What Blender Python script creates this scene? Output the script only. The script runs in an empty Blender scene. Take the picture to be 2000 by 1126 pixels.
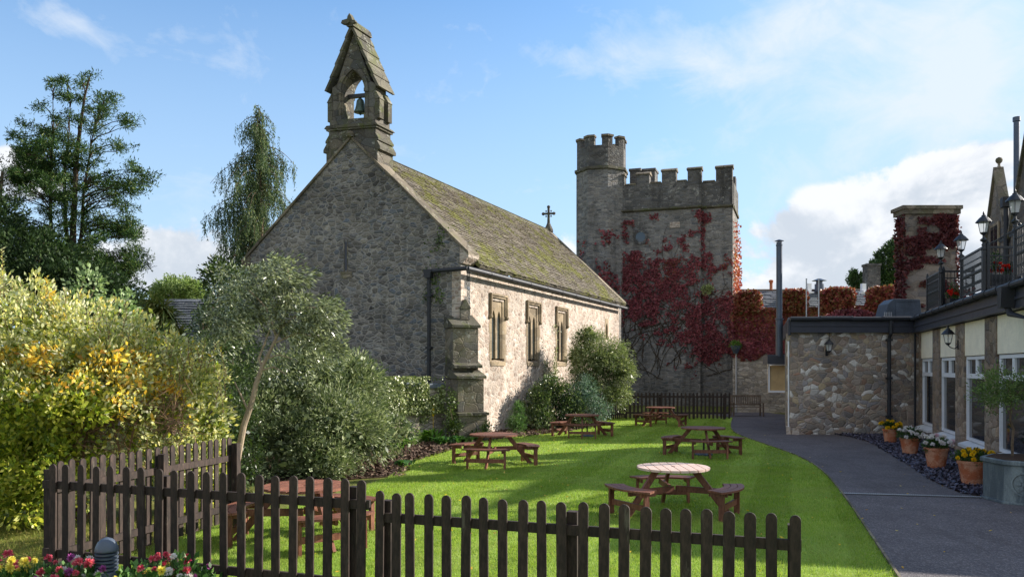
import bpy, bmesh, math, random
import numpy as np
from mathutils import Vector, Matrix
R = math.radians
sc = bpy.context.scene
col = sc.collection
H = 2.3            # eye height
FPX = 1600.0       # focal length in pixels of the 2000 px wide photograph
HOR = 717.0        # row of the horizon

# ------------------------------------------------------------------ camera
cam = bpy.data.cameras.new('camera')
cam.sensor_width = 36.0
cam.lens = 36.0 * FPX / 2000.0
cam.shift_y = (HOR - 563.0) / 2000.0
cam.clip_start = 0.1
cam.clip_end = 6000
camo = bpy.data.objects.new('camera', cam)
camo.location = (0, 0, H)
camo.rotation_euler = (R(90), 0, 0)
col.objects.link(camo)
sc.camera = camo

# ------------------------------------------------------------------ light
SUN_ELEV = 25.0
SUN_DIR = Vector((0.929 * math.cos(R(SUN_ELEV)), 0.370 * math.cos(R(SUN_ELEV)), math.sin(R(SUN_ELEV))))
sl = bpy.data.lights.new('sun', 'SUN')
sl.energy = 4.4
sl.angle = R(0.6)
sl.color = (1.0, 0.92, 0.82)
slo = bpy.data.objects.new('sun', sl)
slo.rotation_euler = SUN_DIR.to_track_quat('Z', 'Y').to_euler()
col.objects.link(slo)

sc.view_settings.view_transform = 'Standard'
sc.view_settings.look = 'None'
sc.view_settings.gamma = 1.0
sc.view_settings.exposure = 1.20


class NT:
    """small helper to write node trees"""
    def __init__(s, tree):
        s.t = tree; s.n = tree.nodes; s.l = tree.links
    def new(s, typ, **kw):
        nd = s.n.new(typ)
        for k, v in kw.items():
            setattr(nd, k, v)
        return nd
    def put(s, sock, v):
        if v is None:
            return
        if isinstance(v, bpy.types.NodeSocket):
            s.l.new(v, sock)
        else:
            if isinstance(v, (tuple, list)) and len(v) == 3 and sock.type == 'RGBA':
                v = (*v, 1)
            sock.default_value = v
    def m(s, op, a, b=None, c=None, clamp=False):
        nd = s.new('ShaderNodeMath', operation=op, use_clamp=clamp)
        s.put(nd.inputs[0], a); s.put(nd.inputs[1], b); s.put(nd.inputs[2], c)
        return nd.outputs[0]
    def vm(s, op, a, b=None):
        nd = s.new('ShaderNodeVectorMath', operation=op)
        s.put(nd.inputs[0], a); s.put(nd.inputs[1], b)
        return nd.outputs[0]
    def mr(s, v, a, b, c=0.0, d=1.0, smooth=True):
        nd = s.new('ShaderNodeMapRange')
        nd.interpolation_type = 'SMOOTHSTEP' if smooth else 'LINEAR'
        s.put(nd.inputs[0], v); s.put(nd.inputs[1], a); s.put(nd.inputs[2], b); s.put(nd.inputs[3], c); s.put(nd.inputs[4], d)
        return nd.outputs[0]
    def noise(s, vec, scale, detail=3.0, rough=0.55, dist=0.0, colour=False):
        nd = s.new('ShaderNodeTexNoise')
        s.put(nd.inputs['Vector'], vec); s.put(nd.inputs['Scale'], scale)
        s.put(nd.inputs['Detail'], detail); s.put(nd.inputs['Roughness'], rough); s.put(nd.inputs['Distortion'], dist)
        return nd.outputs['Color'] if colour else nd.outputs['Fac']
    def mix(s, f, a, b, mode='MIX'):
        nd = s.new('ShaderNodeMix', data_type='RGBA', blend_type=mode)
        s.put(nd.inputs[0], f); s.put(nd.inputs[6], a); s.put(nd.inputs[7], b)
        return nd.outputs[2]
    def ramp(s, f, stops, interp='LINEAR'):
        nd = s.new('ShaderNodeValToRGB')
        cr = nd.color_ramp
        cr.interpolation = interp
        while len(cr.elements) < len(stops):
            cr.elements.new(0.5)
        for e, (p, c) in zip(cr.elements, stops):
            e.position = p
            e.color = (*c, 1)
        s.put(nd.inputs[0], f)
        return nd.outputs[0]
    def scl(s, vec, v):
        return s.vm('MULTIPLY', vec, v)
    def bump(s, h, strength, dist, nrm=None):
        nd = s.new('ShaderNodeBump')
        s.put(nd.inputs['Height'], h)
        nd.inputs['Strength'].default_value = strength
        nd.inputs['Distance'].default_value = dist
        if nrm is not None:
            s.put(nd.inputs['Normal'], nrm)
        return nd.outputs[0]


def C(r, g, b):
    """photograph-style 0-255 colour to linear"""
    f = lambda v: (v / 255 / 12.92) if v / 255 <= 0.04045 else ((v / 255 + 0.055) / 1.055) ** 2.4
    return (f(r), f(g), f(b))


# ------------------------------------------------------------------ sky
world = bpy.data.worlds.new('World')
sc.world = world
world.use_nodes = True
w = NT(world.node_tree)
w.n.clear()
out = w.new('ShaderNodeOutputWorld')
bg = w.new('ShaderNodeBackground')
bg.inputs['Strength'].default_value = 0.11
sky = w.new('ShaderNodeTexSky', sky_type='NISHITA')
sky.sun_disc = False
sky.sun_elevation = R(SUN_ELEV)
sky.sun_rotation = math.atan2(0.929, 0.370)
sky.altitude = 60
sky.air_density = 1.0
sky.dust_density = 0.6
sky.ozone_density = 2.2
tc = w.new('ShaderNodeTexCoord')
d = w.vm('NORMALIZE', tc.outputs['Generated'])
sep = w.new('ShaderNodeSeparateXYZ'); w.put(sep.inputs[0], d)
dx, dy, dz = sep.outputs
az = w.m('ARCTAN2', dx, dy)                      # bearing, 0 straight ahead
el = w.m('ARCSINE', dz)                          # elevation
def gau(a0, e0, sa, se, tilt=0.0, amp=1.0):
    a0, e0, sa, se = R(a0), R(e0), R(sa), R(se)
    u = w.m('SUBTRACT', az, a0); v = w.m('SUBTRACT', el, e0)
    c_, s_ = math.cos(R(tilt)), math.sin(R(tilt))
    p = w.m('ADD', w.m('MULTIPLY', u, c_ / sa), w.m('MULTIPLY', v, s_ / sa))
    q = w.m('ADD', w.m('MULTIPLY', u, -s_ / se), w.m('MULTIPLY', v, c_ / se))
    r2 = w.m('ADD', w.m('MULTIPLY', p, p), w.m('MULTIPLY', q, q))
    return w.m('MULTIPLY', w.m('EXPONENT', w.m('MULTIPLY', r2, -1.0)), amp)
def add(*xs):
    r = xs[0]
    for x in xs[1:]:
        r = w.m('ADD', r, x)
    return r
# thick cumulus, low on the right and behind the left trees
def gp(px, py, sx_, sy_, tilt=0.0, amp=1.0):
    return gau(math.degrees(math.atan((px - 1000) / FPX)), math.degrees(math.atan((HOR - py) / math.hypot(FPX, px - 1000))), sx_ / 27.0, sy_ / 27.0, tilt, amp)
nz = w.noise(w.scl(d, (1, 1, 1.35)), 6.5, 9, 0.60, 0.3)
nzo = w.noise(w.vm('ADD', w.scl(d, (1, 1, 1.35)), (.012, -.004, .040)), 6.5, 9, 0.60, 0.3)
nz2 = w.noise(w.scl(d, (1, 1, 1.6)), 15.0, 7, 0.62, 0.3)
mass = add(gp(1540, 490, 190, 85, 0, .62), gp(1790, 400, 140, 85, 12, .9), gp(1900, 330, 80, 50, 8, .55), gp(1640, 590, 260, 40, 0, .55), gp(1950, 560, 150, 160, 0, .6),
           gp(330, 500, 110, 75, -8, 1.0), gp(20, 360, 90, 60, 0, 0.85), gp(1105, 490, 30, 50, 0, .5), gp(150, 520, 200, 50, 0, .5))
behind = w.mr(w.m('ABSOLUTE', az), R(48), R(95), 0.0, 0.55)  # unseen cloud bank added behind the camera to whiten the fill light
lim = w.m('MINIMUM', 1.0, w.m('ADD', w.m('MULTIPLY', w.m('ADD', mass, behind), 2.2), .12))
dens = add(mass, behind, w.m('MULTIPLY', lim, w.m('ADD', w.m('MULTIPLY', w.m('SUBTRACT', nz, 0.5), 2.6), w.m('MULTIPLY', w.m('SUBTRACT', nz2, 0.5), .55))))
cum = w.mr(dens, 0.34, 0.58)
# thin high wisps
nw = w.noise(w.scl(d, (1.0, 1.0, 1.7)), 8.0, 9, 0.64, .7)
nw2 = w.noise(w.scl(d, (1.3, 1.0, 1.6)), 17.0, 6, 0.62, .7)
wm = add(gp(1130, 115, 120, 42, -8, .62), gp(1235, 130, 60, 60, 45, .55), gp(1375, 120, 48, 70, 60, .85), gp(1530, 55, 110, 55, 25, .7), gp(1700, 60, 200, 80, 0, .62),
         gp(1900, 130, 130, 200, 0, .85), gp(1640, 215, 170, 38, 10, .45), gp(1640, 310, 120, 40, 25, .40), gp(110, 40, 75, 26, -12, .6), gp(1750, 230, 160, 60, 10, .4), gp(430, 360, 90, 30, 0, .3))
wd = add(wm, w.m('MULTIPLY', w.m('SUBTRACT', nw, 0.5), 2.3), w.m('MULTIPLY', w.m('SUBTRACT', nw2, 0.5), .9))
wisp = w.m('MULTIPLY', w.mr(wd, 0.20, 1.25, smooth=False), 0.78)
# hazy clear-sky tint, then clouds
base = w.mix(1.0, sky.outputs[0], (0.62, 0.84, 0.98), 'MULTIPLY')
haze = w.m('MAXIMUM', w.mr(el, R(27), R(4), 0.0, 0.80, smooth=False), w.m('MULTIPLY', w.mr(az, R(-12), R(30)), w.mr(el, R(30), R(8), .25, .9)))
base = w.mix(haze, base, (2.50, 3.15, 3.85))
shn = w.noise(w.scl(d, (1, 1, 1.5)), 8.0, 6, 0.6, 0.4)
low_ = w.mr(el, R(13), R(4), 0.0, .5)
lit_ = w.m('MULTIPLY', w.m('SUBTRACT', nz, nzo), 4.0)
ccol = w.mix(w.mr(w.m('SUBTRACT', add(w.m('MULTIPLY', w.m('SUBTRACT', shn, .5), 1.5), low_, w.m('MULTIPLY', w.mr(dens, .55, 1.2), .35)), lit_), -.1, .85), (3.95, 4.02, 4.15), (2.65, 2.9, 3.25))
c1 = w.mix(wisp, base, (3.45, 3.72, 4.05))
c2 = w.mix(w.m('MULTIPLY', cum, 0.95), c1, ccol)
w.put(bg.inputs['Color'], c2)
w.l.new(bg.outputs[0], out.inputs[0])

# ------------------------------------------------------------------ geometry helpers
ORIG = {}
def G(px, py, z=0.0):
    """world point at height z seen at pixel (px,py) of the photograph: used to survey the place"""
    Y = FPX * (H - z) / (py - HOR)
    return Vector(((px - 1000) / FPX * Y, Y, z))
def PY(px, py, Y):
    return Vector(((px - 1000) / FPX * Y, Y, H + (HOR - py) / FPX * Y))

def tag(o, label=None, cat=None, group=None, kind=None):
    if label: o['label'] = label
    if cat: o['category'] = cat
    if group: o['group'] = group
    if kind: o['kind'] = kind
    return o

def thing(name, loc, label, cat, group=None):
    o = bpy.data.objects.new(name, None)
    o.empty_display_size = 0.3
    o.location = loc
    col.objects.link(o)
    ORIG[o.name] = Vector(loc)
    return tag(o, label, cat, group)

def frame(o, u, n, up=(0, 0, 1)):
    M = Matrix.Identity(4)
    for i, v in enumerate((u, n, up)):
        for k in range(3):
            M[k][i] = v[k]
    for k in range(3):
        M[k][3] = o[k]
    return M

class MB:
    def __init__(s, M=None):
        s.v = []; s.f = []; s.M = M if M is not None else Matrix.Identity(4)
    def pt(s, p):
        q = s.M @ Vector(p)
        s.v.append((q.x, q.y, q.z))
        return len(s.v) - 1
    def poly(s, pts):
        s.f.append([s.pt(p) for p in pts])
        return s
    def box(s, x0, x1, y0, y1, z0, z1, L=None):
        P = [(x0, y0, z0), (x1, y0, z0), (x1, y1, z0), (x0, y1, z0), (x0, y0, z1), (x1, y0, z1), (x1, y1, z1), (x0, y1, z1)]
        if L is not None:
            P = [L @ Vector(p) for p in P]
        b = [s.pt(p) for p in P]
        for q in ((0, 3, 2, 1), (4, 5, 6, 7), (0, 1, 5, 4), (1, 2, 6, 5), (2, 3, 7, 6), (3, 0, 4, 7)):
            s.f.append([b[i] for i in q])
        return s
    def hexa(s, P):
        b = [s.pt(p) for p in P]
        for q in ((0, 3, 2, 1), (4, 5, 6, 7), (0, 1, 5, 4), (1, 2, 6, 5), (2, 3, 7, 6), (3, 0, 4, 7)):
            s.f.append([b[i] for i in q])
        return s
    def prism(s, poly, y0, y1, axis='y', L=None):
        """poly of (a,b): extruded along an axis"""
        def mk(a, b, t):
            p = {'y': (a, t, b), 'x': (t, a, b), 'z': (a, b, t)}[axis]
            return (L @ Vector(p)) if L is not None else p
        n = len(poly)
        A = [s.pt(mk(a, b, y0)) for a, b in poly]
        B = [s.pt(mk(a, b, y1)) for a, b in poly]
        s.f.append(A[::-1]); s.f.append(B)
        for i in range(n):
            j = (i + 1) % n
            s.f.append([A[i], A[j], B[j], B[i]])
        return s
    def ring(s, c, r, z, n):
        return [s.pt((c[0] + r * math.cos(2 * math.pi * i / n), c[1] + r * math.sin(2 * math.pi * i / n), z)) for i in range(n)]
    def lathe(s, c, prof, n=20, cap=True):
        rings = [s.ring(c, r, c[2] + z, n) for r, z in prof]
        for a, b in zip(rings, rings[1:]):
            for i in range(n):
                j = (i + 1) % n
                s.f.append([a[i], a[j], b[j], b[i]])
        if cap:
            s.f.append(rings[0][::-1]); s.f.append(rings[-1])
        return s
    def tube(s, pts, rads, n=6, cap=True):
        pts = [Vector(p) for p in pts]
        if not isinstance(rads, (list, tuple)):
            rads = [rads] * len(pts)
        rings = []
        for i, p in enumerate(pts):
            t = (pts[min(i + 1, len(pts) - 1)] - pts[max(i - 1, 0)])
            if t.length < 1e-6: t = Vector((0, 0, 1))
            t.normalize()
            a = t.cross(Vector((0.3, 0.11, 0.95)) if abs(t.z) < .9 else Vector((1, 0, 0)))
            a.normalize(); b = t.cross(a)
            rings.append([s.pt(p + (a * math.cos(2 * math.pi * k / n) + b * math.sin(2 * math.pi * k / n)) * rads[i]) for k in range(n)])
        for a, b in zip(rings, rings[1:]):
            for i in range(n):
                j = (i + 1) % n
                s.f.append([a[i], a[j], b[j], b[i]])
        if cap:
            s.f.append(rings[0][::-1]); s.f.append(rings[-1])
        return s
    def bar(s, a, b, w, t, side=(0, 0, 1)):
        """rectangular bar from a to b, width w along 'side'-ish, thickness t"""
        a, b = Vector(a), Vector(b)
        d_ = (b - a).normalized()
        n_ = d_.cross(Vector(side)).normalized()
        s_ = n_.cross(d_).normalized()
        P = []
        for e in (a, b):
            for (i, j) in ((-1, -1), (1, -1), (1, 1), (-1, 1)):
                P.append(e + s_ * i * w / 2 + n_ * j * t / 2)
        return s.hexa(P)
    def build(s, name, m, parent=None, smooth=False, bevel=0, fix=True, o0=None):
        root = parent
        org = Vector((0, 0, 0))
        if parent is not None:
            org = ORIG[parent.name]
        elif o0 is not None:
            org = Vector(o0)
        me = bpy.data.meshes.new(name)
        me.from_pydata([(x - org.x, y - org.y, z - org.z) for x, y, z in s.v], [], s.f)
        if fix:
            bm = bmesh.new(); bm.from_mesh(me)
            bmesh.ops.recalc_face_normals(bm, faces=bm.faces)
            bm.to_mesh(me); bm.free()
        if smooth:
            me.polygons.foreach_set('use_smooth', [True] * len(me.polygons))
        me.materials.append(m)
        ob = bpy.data.objects.new(name, me)
        col.objects.link(ob)
        if parent is not None:
            ob.parent = parent
        else:
            ob.location = org
        ORIG[ob.name] = org
        if bevel:
            bv = ob.modifiers.new('bevel', 'BEVEL')
            bv.width = bevel; bv.segments = 2; bv.limit_method = 'ANGLE'
        return ob

def quads_obj(name, V, m, parent=None, o0=None, nv=4, faces=None):
    """fast mesh of many separate quads; V is (N,nv,3)"""
    org = Vector((0, 0, 0))
    if parent is not None: org = ORIG[parent.name]
    elif o0 is not None: org = Vector(o0)
    V = np.asarray(V, dtype=np.float32).reshape(-1, 3) - np.array(org, dtype=np.float32)
    n = len(V)
    me = bpy.data.meshes.new(name)
    me.vertices.add(n)
    me.vertices.foreach_set('co', V.ravel())
    nf = n // nv
    me.loops.add(n)
    me.loops.foreach_set('vertex_index', np.arange(n, dtype=np.int32))
    me.polygons.add(nf)
    me.polygons.foreach_set('loop_start', np.arange(0, n, nv, dtype=np.int32))
    me.polygons.foreach_set('loop_total', np.full(nf, nv, dtype=np.int32))
    me.update(calc_edges=True)
    me.materials.append(m)
    ob = bpy.data.objects.new(name, me)
    col.objects.link(ob)
    if parent is not None: ob.parent = parent
    else: ob.location = org
    ORIG[ob.name] = org
    return ob

def unit(a):
    return a / np.maximum(np.linalg.norm(a, axis=1, keepdims=True), 1e-9)

def leaves(rng, P, L, aspect=0.45, dirs=None, dj=1.0, facing=None, fj=0.6):
    """(N,4,3) leaf quads; dirs = growing direction, facing = leaf normal bias"""
    N = len(P)
    rd = unit(rng.normal(size=(N, 3)))
    a = rd if dirs is None else unit(np.asarray(dirs) + rd * dj)
    rn = rng.normal(size=(N, 3))
    if facing is not None:
        rn = np.asarray(facing) + rn * fj
    b = unit(np.cross(a, rn))
    nrm = np.cross(a, b)
    L = np.broadcast_to(np.asarray(L, dtype=float), (N,)) * rng.uniform(.7, 1.25, N)
    L = L[:, None]
    wv = L * aspect * .5
    V = np.empty((N, 4, 3))
    V[:, 0] = P
    V[:, 1] = P + a * L * .5 + b * wv + nrm * L * .06
    V[:, 2] = P + a * L
    V[:, 3] = P + a * L * .5 - b * wv + nrm * L * .06
    return V

def in_ball(rng, n, r, power=1 / 3.):
    dd = unit(rng.normal(size=(n, 3)))
    return dd * (rng.uniform(0, 1, (n, 1)) ** power) * np.asarray(r)

def crown_pts(rng, ells, nclump, crad, per, shell=(.55, 1.05), flat=1.0, zmin=None):
    """ells: (cx,cy,cz,rx,ry,rz). returns leaf points, outward dirs, clump centres"""
    E = np.array(ells, dtype=float)
    wt = (E[:, 3] * E[:, 4] * E[:, 5]) ** (2 / 3.)
    idx = rng.choice(len(E), nclump, p=wt / wt.sum())
    dd = unit(rng.normal(size=(nclump, 3)))
    cc = E[idx, :3] + dd * E[idx, 3:] * rng.uniform(shell[0], shell[1], (nclump, 1))
    if zmin is not None:
        k = cc[:, 2] > zmin
        cc = cc[k]; dd = dd[k]
    cr = crad * rng.uniform(.55, 1.4, (len(cc), 1))
    P = np.repeat(cc, per, axis=0) + in_ball(rng, len(cc) * per, 1.0, .45) * np.repeat(cr, per, axis=0) * np.array([1, 1, flat])
    out_ = unit(P - np.repeat(cc, per, axis=0)) * .6 + np.repeat(dd, per, axis=0)
    return P, out_, cc

_f = [(1.0, .37, 1.3, .5), (.53, -1.1, 4.1, .35), (-2.3, 1.7, .4, .25), (3.9, 2.9, 2.2, .18), (-4.6, 6.1, 1.1, .13), (9.3, -7.7, 5.0, .09)]
def pn(x, y, f=1.0):
    """smooth pseudo noise about -1..1"""
    r = 0
    for i, (a, b, c, k) in enumerate(_f):
        r = r + k * np.sin(f * (a * x + b * y) + c + 1.3 * np.sin(f * (b * x - a * y) * .7 + i))
    return r

def inpoly(x, y, poly):
    x = np.asarray(x); y = np.asarray(y)
    c = np.zeros(x.shape, bool)
    n = len(poly)
    for i in range(n):
        x1, y1 = poly[i]; x2, y2 = poly[(i + 1) % n]
        k = ((y1 > y) != (y2 > y)) & (x < (x2 - x1) * (y - y1) / (y2 - y1 + 1e-12) + x1)
        c ^= k
    return c

# ------------------------------------------------------------------ materials
def mat(name):
    m = bpy.data.materials.new(name)
    m.use_nodes = True
    t = NT(m.node_tree)
    t.n.clear()
    o = t.new('ShaderNodeOutputMaterial')
    p = t.new('ShaderNodeBsdfPrincipled')
    t.l.new(p.outputs[0], o.inputs[0])
    return m, t, p, o

def wpos(t):
    return t.new('ShaderNodeNewGeometry').outputs['Position']

def stone(name, stops, mortar, sx=3.2, sz=5.5, mw=0.05, bump=.6, dist=.03, blot=(.55, .6), lichen=0.0, warp=.35, moss=0.0, streak=0.0, lich_col=(.42, .41, .36), mort_amt=.85):
    m, t, p, o = mat(name)
    pos = wpos(t)
    wn = t.noise(pos, 1.1, 2, .5, colour=True)
    wv = t.vm('MULTIPLY', t.vm('SUBTRACT', wn, (.5, .5, .5)), (warp, warp, warp))
    fn = t.noise(pos, 9, 2, .5, colour=True)
    wv2 = t.vm('MULTIPLY', t.vm('SUBTRACT', fn, (.5, .5, .5)), (.05, .05, .05))
    v = t.vm('MULTIPLY', t.vm('ADD', t.vm('ADD', pos, wv), wv2), (sx, sx, sz))
    vo = t.new('ShaderNodeTexVoronoi', feature='F1'); t.put(vo.inputs['Vector'], v); vo.inputs['Scale'].default_value = 1; vo.inputs['Randomness'].default_value = .85
    ve = t.new('ShaderNodeTexVoronoi', feature='DISTANCE_TO_EDGE'); t.put(ve.inputs['Vector'], v); ve.inputs['Scale'].default_value = 1; ve.inputs['Randomness'].default_value = .85
    sp = t.new('ShaderNodeSeparateColor'); t.put(sp.inputs[0], vo.outputs['Color'])
    colr = t.ramp(sp.outputs[0], stops)
    val = t.mr(sp.outputs[1], 0, 1, .72, 1.22, False)
    fine = t.noise(pos, 26, 6, .7)
    big = t.noise(pos, .55, 4, .6)
    colr = t.mix(1.0, colr, val, 'MULTIPLY')
    colr = t.mix(1.0, colr, t.mr(fine, .25, .75, .62, 1.34, False), 'MULTIPLY')
    edge = ve.outputs['Distance']
    mmask = t.m('MULTIPLY', t.mr(t.m('ADD', edge, t.m('MULTIPLY', t.m('SUBTRACT', fine, .5), mw * 1.6)), mw * .35, mw * 1.5, 1.0, 0.0), mort_amt)
    mfade = t.mr(t.noise(pos, 1.7, 3, .6), .3, .7, .35, 1.0)
    colr = t.mix(t.m('MULTIPLY', mmask, mfade), colr, mortar)
    colr = t.mix(1.0, colr, t.mr(big, .3, .7, blot[0] + .15, 1.0 + blot[1] * .35, False), 'MULTIPLY')
    if streak:
        ps = t.vm('MULTIPLY', pos, (2.2, 2.2, .22))
        sn = t.noise(ps, 1.0, 5, .65)
        colr = t.mix(t.m('MULTIPLY', t.mr(sn, .5, .68), streak), colr, (.035, .032, .028))
    if lichen:
        ln = t.noise(pos, 5.5, 5, .72)
        l2 = t.noise(pos, 1.2, 2, .5)
        colr = t.mix(t.m('MULTIPLY', t.mr(t.m('ADD', ln, t.m('MULTIPLY', t.m('SUBTRACT', l2, .5), .35)), .60, .67), lichen), colr, lich_col)
    if moss:
        mn = t.noise(pos, 2.4, 5, .7)
        colr = t.mix(t.m('MULTIPLY', t.mr(mn, .5, .62), moss), colr, (.085, .10, .022))
    t.put(p.inputs['Base Color'], colr)
    p.inputs['Roughness'].default_value = .92
    p.inputs['Specular IOR Level'].default_value = .2
    hgt = t.m('ADD', t.mr(edge, 0, mw * 2.6, 0, 1.0), t.m('MULTIPLY', fine, .75))
    hgt = t.m('ADD', hgt, t.m('MULTIPLY', sp.outputs[2], .5))
    t.put(p.inputs['Normal'], t.bump(hgt, bump, dist))
    return m

def plain(name, c, rough=.6, var=.25, nscale=6, bump=0.0, spec=.4, metal=0.0, streakv=False, c2=None, bdist=.01, fine=40):
    m, t, p, o = mat(name)
    pos = wpos(t)
    pv = t.vm('MULTIPLY', pos, (1, 1, .18)) if streakv else pos
    n = t.noise(pv, nscale, 5, .65)
    f = t.noise(pos, fine, 3, .6)
    if c2 is not None:
        cc = t.mix(t.mr(n, .42, .62), c, c2)
    else:
        cc = t.mix(1.0, c, t.mr(n, .3, .7, 1 - var, 1 + var, False), 'MULTIPLY')
    cc = t.mix(1.0, cc, t.mr(f, .3, .7, 1 - var * .5, 1 + var * .5, False), 'MULTIPLY')
    t.put(p.inputs['Base Color'], cc)
    t.put(p.inputs['Roughness'], t.mr(n, .3, .7, rough * .85, min(1, rough * 1.15), False))
    p.inputs['Specular IOR Level'].default_value = spec
    p.inputs['Metallic'].default_value = metal
    if bump:
        t.put(p.inputs['Normal'], t.bump(t.m('ADD', f, n), bump, bdist))
    return m

def wood(name, c, c2, gscale=30, rough=.65, bump=.35):
    """timber, grain along the longest local axis via object coords is unknown, so use a stretched 3d noise"""
    m, t, p, o = mat(name)
    g = t.new('ShaderNodeNewGeometry')
    tcn = t.new('ShaderNodeTexCoord')
    pos = tcn.outputs['Object']
    n = t.noise(t.vm('MULTIPLY', pos, (1, 1, .25)), gscale, 5, .7)
    n2 = t.noise(pos, 3.0, 4, .6)
    isl = g.outputs['Random Per Island']
    cc = t.mix(t.mr(n, .35, .65), c, c2)
    cc = t.mix(1.0, cc, t.mr(isl, 0, 1, .78, 1.2, False), 'MULTIPLY')
    cc = t.mix(1.0, cc, t.mr(t.new('ShaderNodeObjectInfo').outputs['Random'], 0, 1, .78, 1.28, False), 'MULTIPLY')
    n4 = t.noise(t.vm('MULTIPLY', wpos(t), (9, 9, 2.0)), 1.0, 5, .7)
    cc = t.mix(t.m('MULTIPLY', t.mr(n4, .60, .70), .35), cc, C(120, 116, 100))
    cc = t.mix(1.0, cc, t.mr(n2, .3, .7, .7, 1.3, False), 'MULTIPLY')
    t.put(p.inputs['Base Color'], cc)
    p.inputs['Roughness'].default_value = rough
    p.inputs['Specular IOR Level'].default_value = .35
    t.put(p.inputs['Normal'], t.bump(n, bump, .004))
    return m

def leafmat(name, stops, trans=.3, rough=.5, pat=None, patcol=None, patscale=.8, spec=.35, vmin=.7, vmax=1.3):
    """foliage: colour differs leaf by leaf (random per island) and in patches"""
    m, t, p, o = mat(name)
    g = t.new('ShaderNodeNewGeometry')
    isl = g.outputs['Random Per Island']
    c = t.ramp(isl, stops)
    pos = g.outputs['Position']
    n = t.noise(pos, patscale, 4, .6)
    if patcol is not None:
        i2 = t.m('FRACT', t.m('MULTIPLY', isl, 17.31))
        c = t.mix(t.mr(t.m('ADD', n, t.m('MULTIPLY', t.m('SUBTRACT', i2, .5), .22)), pat[0], pat[1]), c, t.ramp(i2, patcol) if isinstance(patcol, list) else patcol)
    n3 = t.noise(pos, 1.7, 3, .6)
    c = t.mix(1.0, c, t.mr(n3, .3, .7, vmin, vmax, False), 'MULTIPLY')
    t.put(p.inputs['Base Color'], c)
    p.inputs['Roughness'].default_value = rough
    p.inputs['Specular IOR Level'].default_value = spec
    if trans:
        tr = t.new('ShaderNodeBsdfTranslucent')
        t.put(tr.inputs[0], t.mix(1.0, c, (1.15, 1.2, .8), 'MULTIPLY'))
        mx = t.new('ShaderNodeMixShader')
        mx.inputs[0].default_value = trans
        t.l.new(p.outputs[0], mx.inputs[1]); t.l.new(tr.outputs[0], mx.inputs[2]); t.l.new(mx.outputs[0], o.inputs[0])
    return m

M = {}
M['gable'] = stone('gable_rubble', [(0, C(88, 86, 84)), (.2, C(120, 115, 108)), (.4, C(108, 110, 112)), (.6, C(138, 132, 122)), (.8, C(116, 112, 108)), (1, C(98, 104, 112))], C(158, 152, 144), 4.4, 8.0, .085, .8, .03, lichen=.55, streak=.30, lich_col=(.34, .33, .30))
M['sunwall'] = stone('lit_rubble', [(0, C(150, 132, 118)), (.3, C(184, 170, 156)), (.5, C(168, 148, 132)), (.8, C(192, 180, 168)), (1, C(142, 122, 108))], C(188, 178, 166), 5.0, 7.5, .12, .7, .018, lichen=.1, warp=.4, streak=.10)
M['dress'] = stone('dressed_stone', [(0, C(140, 124, 100)), (.5, C(154, 138, 114)), (1, C(130, 116, 96))], C(112, 102, 86), 1.2, 2.4, .02, .25, .01, lichen=.25)
M['butt'] = stone('buttress_stone', [(0, C(118, 110, 96)), (.4, C(138, 128, 110)), (.7, C(112, 108, 102)), (1, C(148, 138, 122))], C(104, 98, 88), 2.8, 4.2, .03, .6, .02, lichen=.7, moss=.25)
M['bell_stone'] = stone('bellcote_stone', [(0, C(84, 80, 74)), (.4, C(108, 102, 92)), (.7, C(90, 90, 88)), (1, C(120, 112, 98))], C(74, 70, 66), 2.0, 3.8, .03, .6, .025, lichen=.75, moss=.30, streak=.25, lich_col=(.36, .36, .32))
M['weather'] = stone('weathering_slab', [(0, C(88, 84, 74)), (.5, C(106, 102, 88)), (1, C(84, 82, 74))], C(68, 66, 60), 1.4, 2.0, .02, .6, .02, lichen=.6, moss=.55)
M['coping'] = stone('coping_stone', [(0, C(112, 102, 88)), (.5, C(130, 120, 104)), (1, C(104, 96, 84))], C(80, 74, 64), 1.5, 1.5, .03, .5, .02, lichen=.6, moss=.3)
M['tower'] = stone('tower_rubble', [(0, C(104, 102, 100)), (.25, C(124, 120, 114)), (.5, C(116, 116, 116)), (.75, C(138, 132, 124)), (1, C(100, 102, 104))], C(140, 136, 130), 3.0, 8.4, .07, .7, .03, lichen=.35, streak=.45, warp=.2)
M['tower_top'] = stone('tower_parapet_rubble', [(0, C(84, 83, 81)), (.3, C(102, 99, 95)), (.6, C(94, 94, 94)), (1, C(114, 110, 104))], C(104, 101, 97), 3.2, 8.0, .05, .7, .03, lichen=.55, streak=.6, warp=.2)
M['lowwall'] = stone('low_wall_rubble', [(0, C(158, 148, 132)), (.3, C(180, 168, 150)), (.6, C(170, 162, 152)), (1, C(194, 182, 164))], C(128, 120, 108), 3.2, 8.0, .05, .7, .03, lichen=.2, streak=.3, warp=.25)
M['wing'] = stone('wing_rubble', [(0, C(148, 134, 120)), (.15, C(166, 148, 130)), (.3, C(138, 134, 134)), (.45, C(150, 128, 110)), (.53, C(154, 146, 138)), (.62, C(168, 150, 122)), (.68, C(134, 128, 124)), (.73, C(206, 200, 192)), (.84, C(214, 208, 200)), (.88, C(156, 124, 104)), (1, C(156, 146, 136))], C(156, 144, 130), 4.4, 6.4, .06, .7, .03, lichen=.0, warp=.6, streak=.12)
M['pier'] = stone('pilaster_rubble', [(0, C(138, 120, 104)), (.4, C(158, 138, 118)), (.7, C(128, 118, 112)), (1, C(168, 152, 132))], C(150, 134, 114), 3.2, 5.5, .06, .8, .03)
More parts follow.
